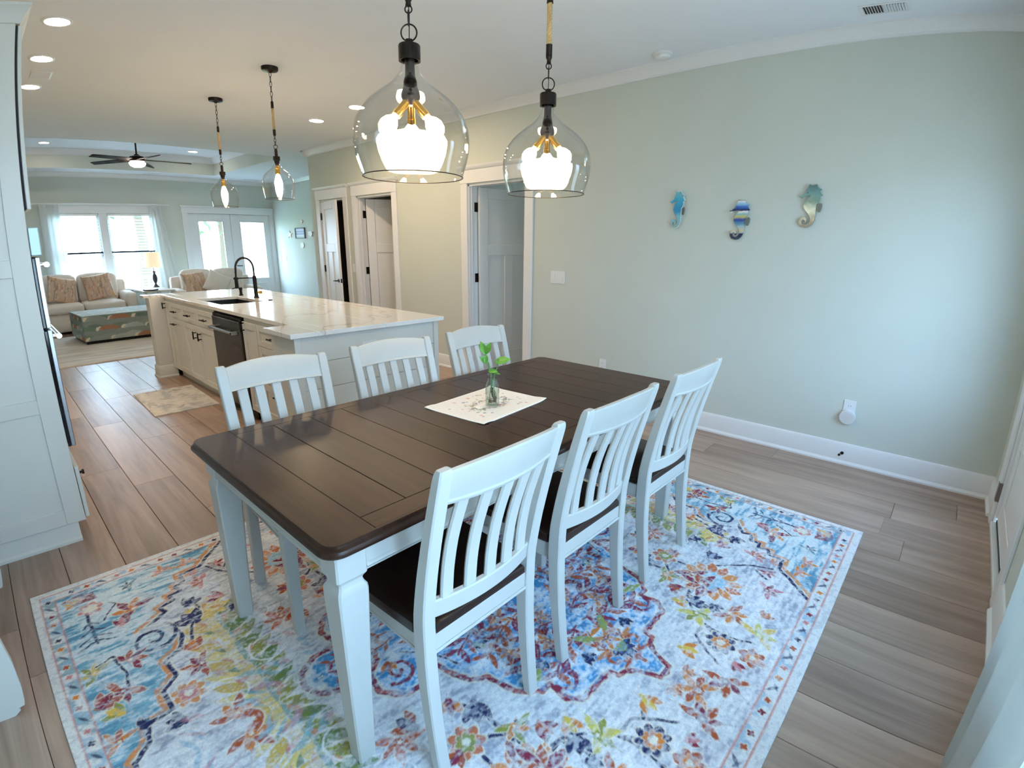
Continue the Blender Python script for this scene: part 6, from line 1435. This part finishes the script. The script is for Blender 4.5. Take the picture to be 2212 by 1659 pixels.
def pillow(label, x, y, z, s, rx, ry, rz, seed, plain=False):
    n = 26; vs, fs, cs = [], [], []; C = pillow_paint(n+1, n+1, s, s, seed)
    for lay in (1, -1):
        for j in range(n+1):
            for i in range(n+1):
                u, v = -1+2*i/n, -1+2*j/n; k = (1-.06*(1-v*v)*0)
                e_ = max(0, (1-u*u)*(1-v*v)); px, pz = u*s/2*(1-.05*(1-v*v)), v*s/2*(1-.05*(1-u*u)); vs.append((px, -lay*.075*e_**.42, pz)); cs.append(C[j, i])
    N = (n+1)**2
    for j in range(n):
        for i in range(n): a = j*(n+1)+i; fs += [(a, a+1, a+n+2, a+n+1), (N+a, N+a+n+1, N+a+n+2, N+a+1)]
    me = bpy.data.meshes.new('throw_pillow'); me.from_pydata(vs, [], fs); at_ = me.attributes.new('print', 'FLOAT_COLOR', 'POINT'); col = np.ones((len(vs), 4)); col[:, :3] = np.array(cs); at_.data.foreach_set('color', col.ravel().astype(np.float32))
    bm = bmesh.new(); bm.from_mesh(me); bmesh.ops.remove_doubles(bm, verts=bm.verts[:], dist=1e-5); bmesh.ops.recalc_face_normals(bm, faces=bm.faces[:]); bm.to_mesh(me); bm.free()
    me.polygons.foreach_set('use_smooth', [True]*len(me.polygons)); me.materials.append(SOFA if plain else PIL)
    o = bpy.data.objects.new('throw_pillow', me); COL.objects.link(o); o.location = (x, y, z); o.rotation_euler = (rx, ry, rz); tagit(o, label, 'pillow', 'throw pillows')
pillow('orange-brown striped throw pillow on the window sofa, the left one of the pair', 1.08, 11.70, .735, .47, math.radians(-16), math.radians(14), math.radians(14), 1)
pillow('orange-brown striped throw pillow on the window sofa, the right one of the pair', 1.66, 11.72, .75, .46, math.radians(-16), math.radians(-8), math.radians(-6), 2)
pillow('orange-brown striped throw pillow on the loveseat beside the faucet', 3.20, 11.28, .73, .44, math.radians(-16), math.radians(-5), math.radians(8), 3)
pillow('plain cream throw pillow on the loveseat', 3.58, 11.20, .72, .44, math.radians(-18), math.radians(30), math.radians(-6), 4, True)
# corner table, lamp, tray
tx_, ty_ = 2.56, 11.95
t = T('side_table', 'pale side table between the two cream sofas', 'table', (tx_, ty_, 0)); WD = grain_mat('pale_wood', (170, 160, 148), (206, 198, 188), .5, axis=0, fine=30, coarse=3)
t.p('top', CB(2.27, 2.80, 11.15, 12.38, .625, .65, .004), WD)
for xx in (2.31, 2.76):
    for yy in (11.20, 12.33): t.p('leg', CB(xx-.02, xx+.02, yy-.02, yy+.02, 0, .625, .003), WD)
t.p('shelf', CB(2.30, 2.77, 11.20, 12.33, .18, .20, .003), WD)
lx, ly, lz = 2.70, 12.10, .65
t = T('table_lamp', 'table lamp with a dark turned base and lit cream drum shade', 'lamp', (lx, ly, lz))
t.p('base', MB().lathe([(0, lz), (.062, lz), (.062, lz+.012), (.05, lz+.025), (.022, lz+.06), (.018, lz+.075), (.034, lz+.11), (.046, lz+.17), (.044, lz+.215), (.026, lz+.265), (.018, lz+.29), (.034, lz+.305), (.034, lz+.312), (.009, lz+.33), (.007, lz+.45), (0, lz+.45)], (lx, ly), 20), mat('lamp_base_dark', (48, 46, 58), .3, var=.1))
def shade_mat():
    m, n, b = base_mat('lamp_shade_cloth'); b.inputs['Base Color'].default_value = srgb(226, 208, 184); b.inputs['Roughness'].default_value = .9
    b.inputs['Emission Color'].default_value = (1.0, .66, .42, 1); b.inputs['Emission Strength'].default_value = .40; return m
t.p('shade', MB().lathe([(.152, 1.042), (.135, 1.334), (.132, 1.334), (.149, 1.042)], (lx, ly), 32, close=True), shade_mat())
t.p('bulb', MB().lathe([(.0001, lz+.45), (.014, lz+.455), (.03, lz+.50), (.028, lz+.53), (.0001, lz+.545)], (lx, ly), 14), emit('table_lamp_bulb', (1.0, .75, .48), 12.0))
t.p('finial', MB().cyl((lx, ly, 1.30), (lx, ly, 1.365), .005, 8).cyl((lx, ly, 1.352), (lx, ly, 1.372), .010, 10).cyl((lx-.13, ly, 1.325), (lx+.13, ly, 1.325), .0025, 6), BRONZE)
t = T('round_tray', 'round black-rimmed tray at the front of the side table', 'tray', (2.42, 11.30, .65))
t.p('rim', MB().lathe([(0, .6503), (.120, .6503), (.128, .662), (.128, .672), (.124, .672), (.118, .660), (0, .660)], (2.42, 11.30), 32), BLACK); t.p('plate', MB().lathe([(0, .6605), (.10, .6605), (.108, .668), (.104, .670), (0, .664)], (2.42, 11.30), 28), TRIM)

# ================================================================== outside, seen through the panes
t = T('porch', 'bright white porch railing outside the living room window', 'porch', (2.8, 14.5, -.3))
PWH = mat('porch_white', (236, 240, 240), .6, var=.02)
t.p('deck', MB().box(-2, 8, YF+.2, 14.9, -.35, -.15), mat('porch_deck', (170, 168, 164), .8, var=.08))
for x in (-.2, 2.42, 5.6): t.p('post', CB(x-.09, x+.09, 14.6, 14.78, -.15, 3.0, .006), PWH)
t.p('top_rail', CB(-2, 8, 14.65, 14.72, .72, .78, .006), PWH); t.p('bottom_rail', CB(-2, 8, 14.66, 14.71, -.02, .03, .004), PWH)
bl_ = MB()
for i in range(70): bl_.box(-1.9+i*.14-.016, -1.9+i*.14+.016, 14.67, 14.70, .03, .72)
so = t.p('balusters', bl_, PWH); so['kind'] = 'stuff'
solo('lawn', MB().box(-30, 30, 14.95, 45, -.8, -.6), mat('grass', (150, 176, 120), .9, var=.2, scale=2), 'pale lawn beyond the porch', 'lawn', (0, 30, -.7))['kind'] = 'structure'

def tree(x, y, h, r, label, seed, col):
    t = T('tree', label, 'tree', (x, y, -.6), 'trees beyond the porch'); rg = random.Random(seed)
    t.p('trunk', MB().tube([(x, y, -.6), (x+.1, y, h*.3), (x-.05, y, h*.6)], [.22, .17, .1], 8), mat('tree_bark', (84, 70, 58), .9))
    mb = MB()
    for i in range(26):
        a, e_ = rg.uniform(0, 6.28), rg.uniform(-.6, 1.2); d = rg.uniform(.35, 1)*r; c = Vector((x+d*math.cos(a)*math.cos(e_), y+d*math.sin(a)*math.cos(e_)*.7, h*.62+d*math.sin(e_)*.9))
        for j in range(26):
            p_ = c+Vector((rg.gauss(0, .32), rg.gauss(0, .32), rg.gauss(0, .28)))*r*.6; s_ = rg.uniform(.12, .24); u = Vector((rg.uniform(-1, 1), rg.uniform(-1, 1), rg.uniform(-1, 1))).normalized(); v = u.orthogonal().normalized(); w_ = u.cross(v)
            q = [p_-u*s_, p_+v*s_*.55, p_+u*s_, p_-v*s_*.55]; k = len(mb.v); mb.v += [tuple(b_) for b_ in q]+[tuple(p_+w_*.03)]; mb.f += [(k, k+1, k+4), (k+1, k+2, k+4), (k+2, k+3, k+4), (k+3, k, k+4)]
    o_ = t.p('foliage', mb, mat(col[0], col[1], .8, var=.25, scale=3)); o_['kind'] = 'stuff'
tree(4.6, 22.0, 5.6, 2.0, 'leafy tree outside, behind the right half of the living room window', 3, ('tree_leaves', (60, 86, 52)))
tree(.9, 24.0, 7.6, 2.3, 'leafy tree outside, behind the left half of the living room window', 5, ('tree_leaves', (60, 86, 52)))
tree(8.4, 25.0, 6.0, 2.4, 'leafy tree outside, behind the glazed double doors', 8, ('tree_leaves', (60, 86, 52)))
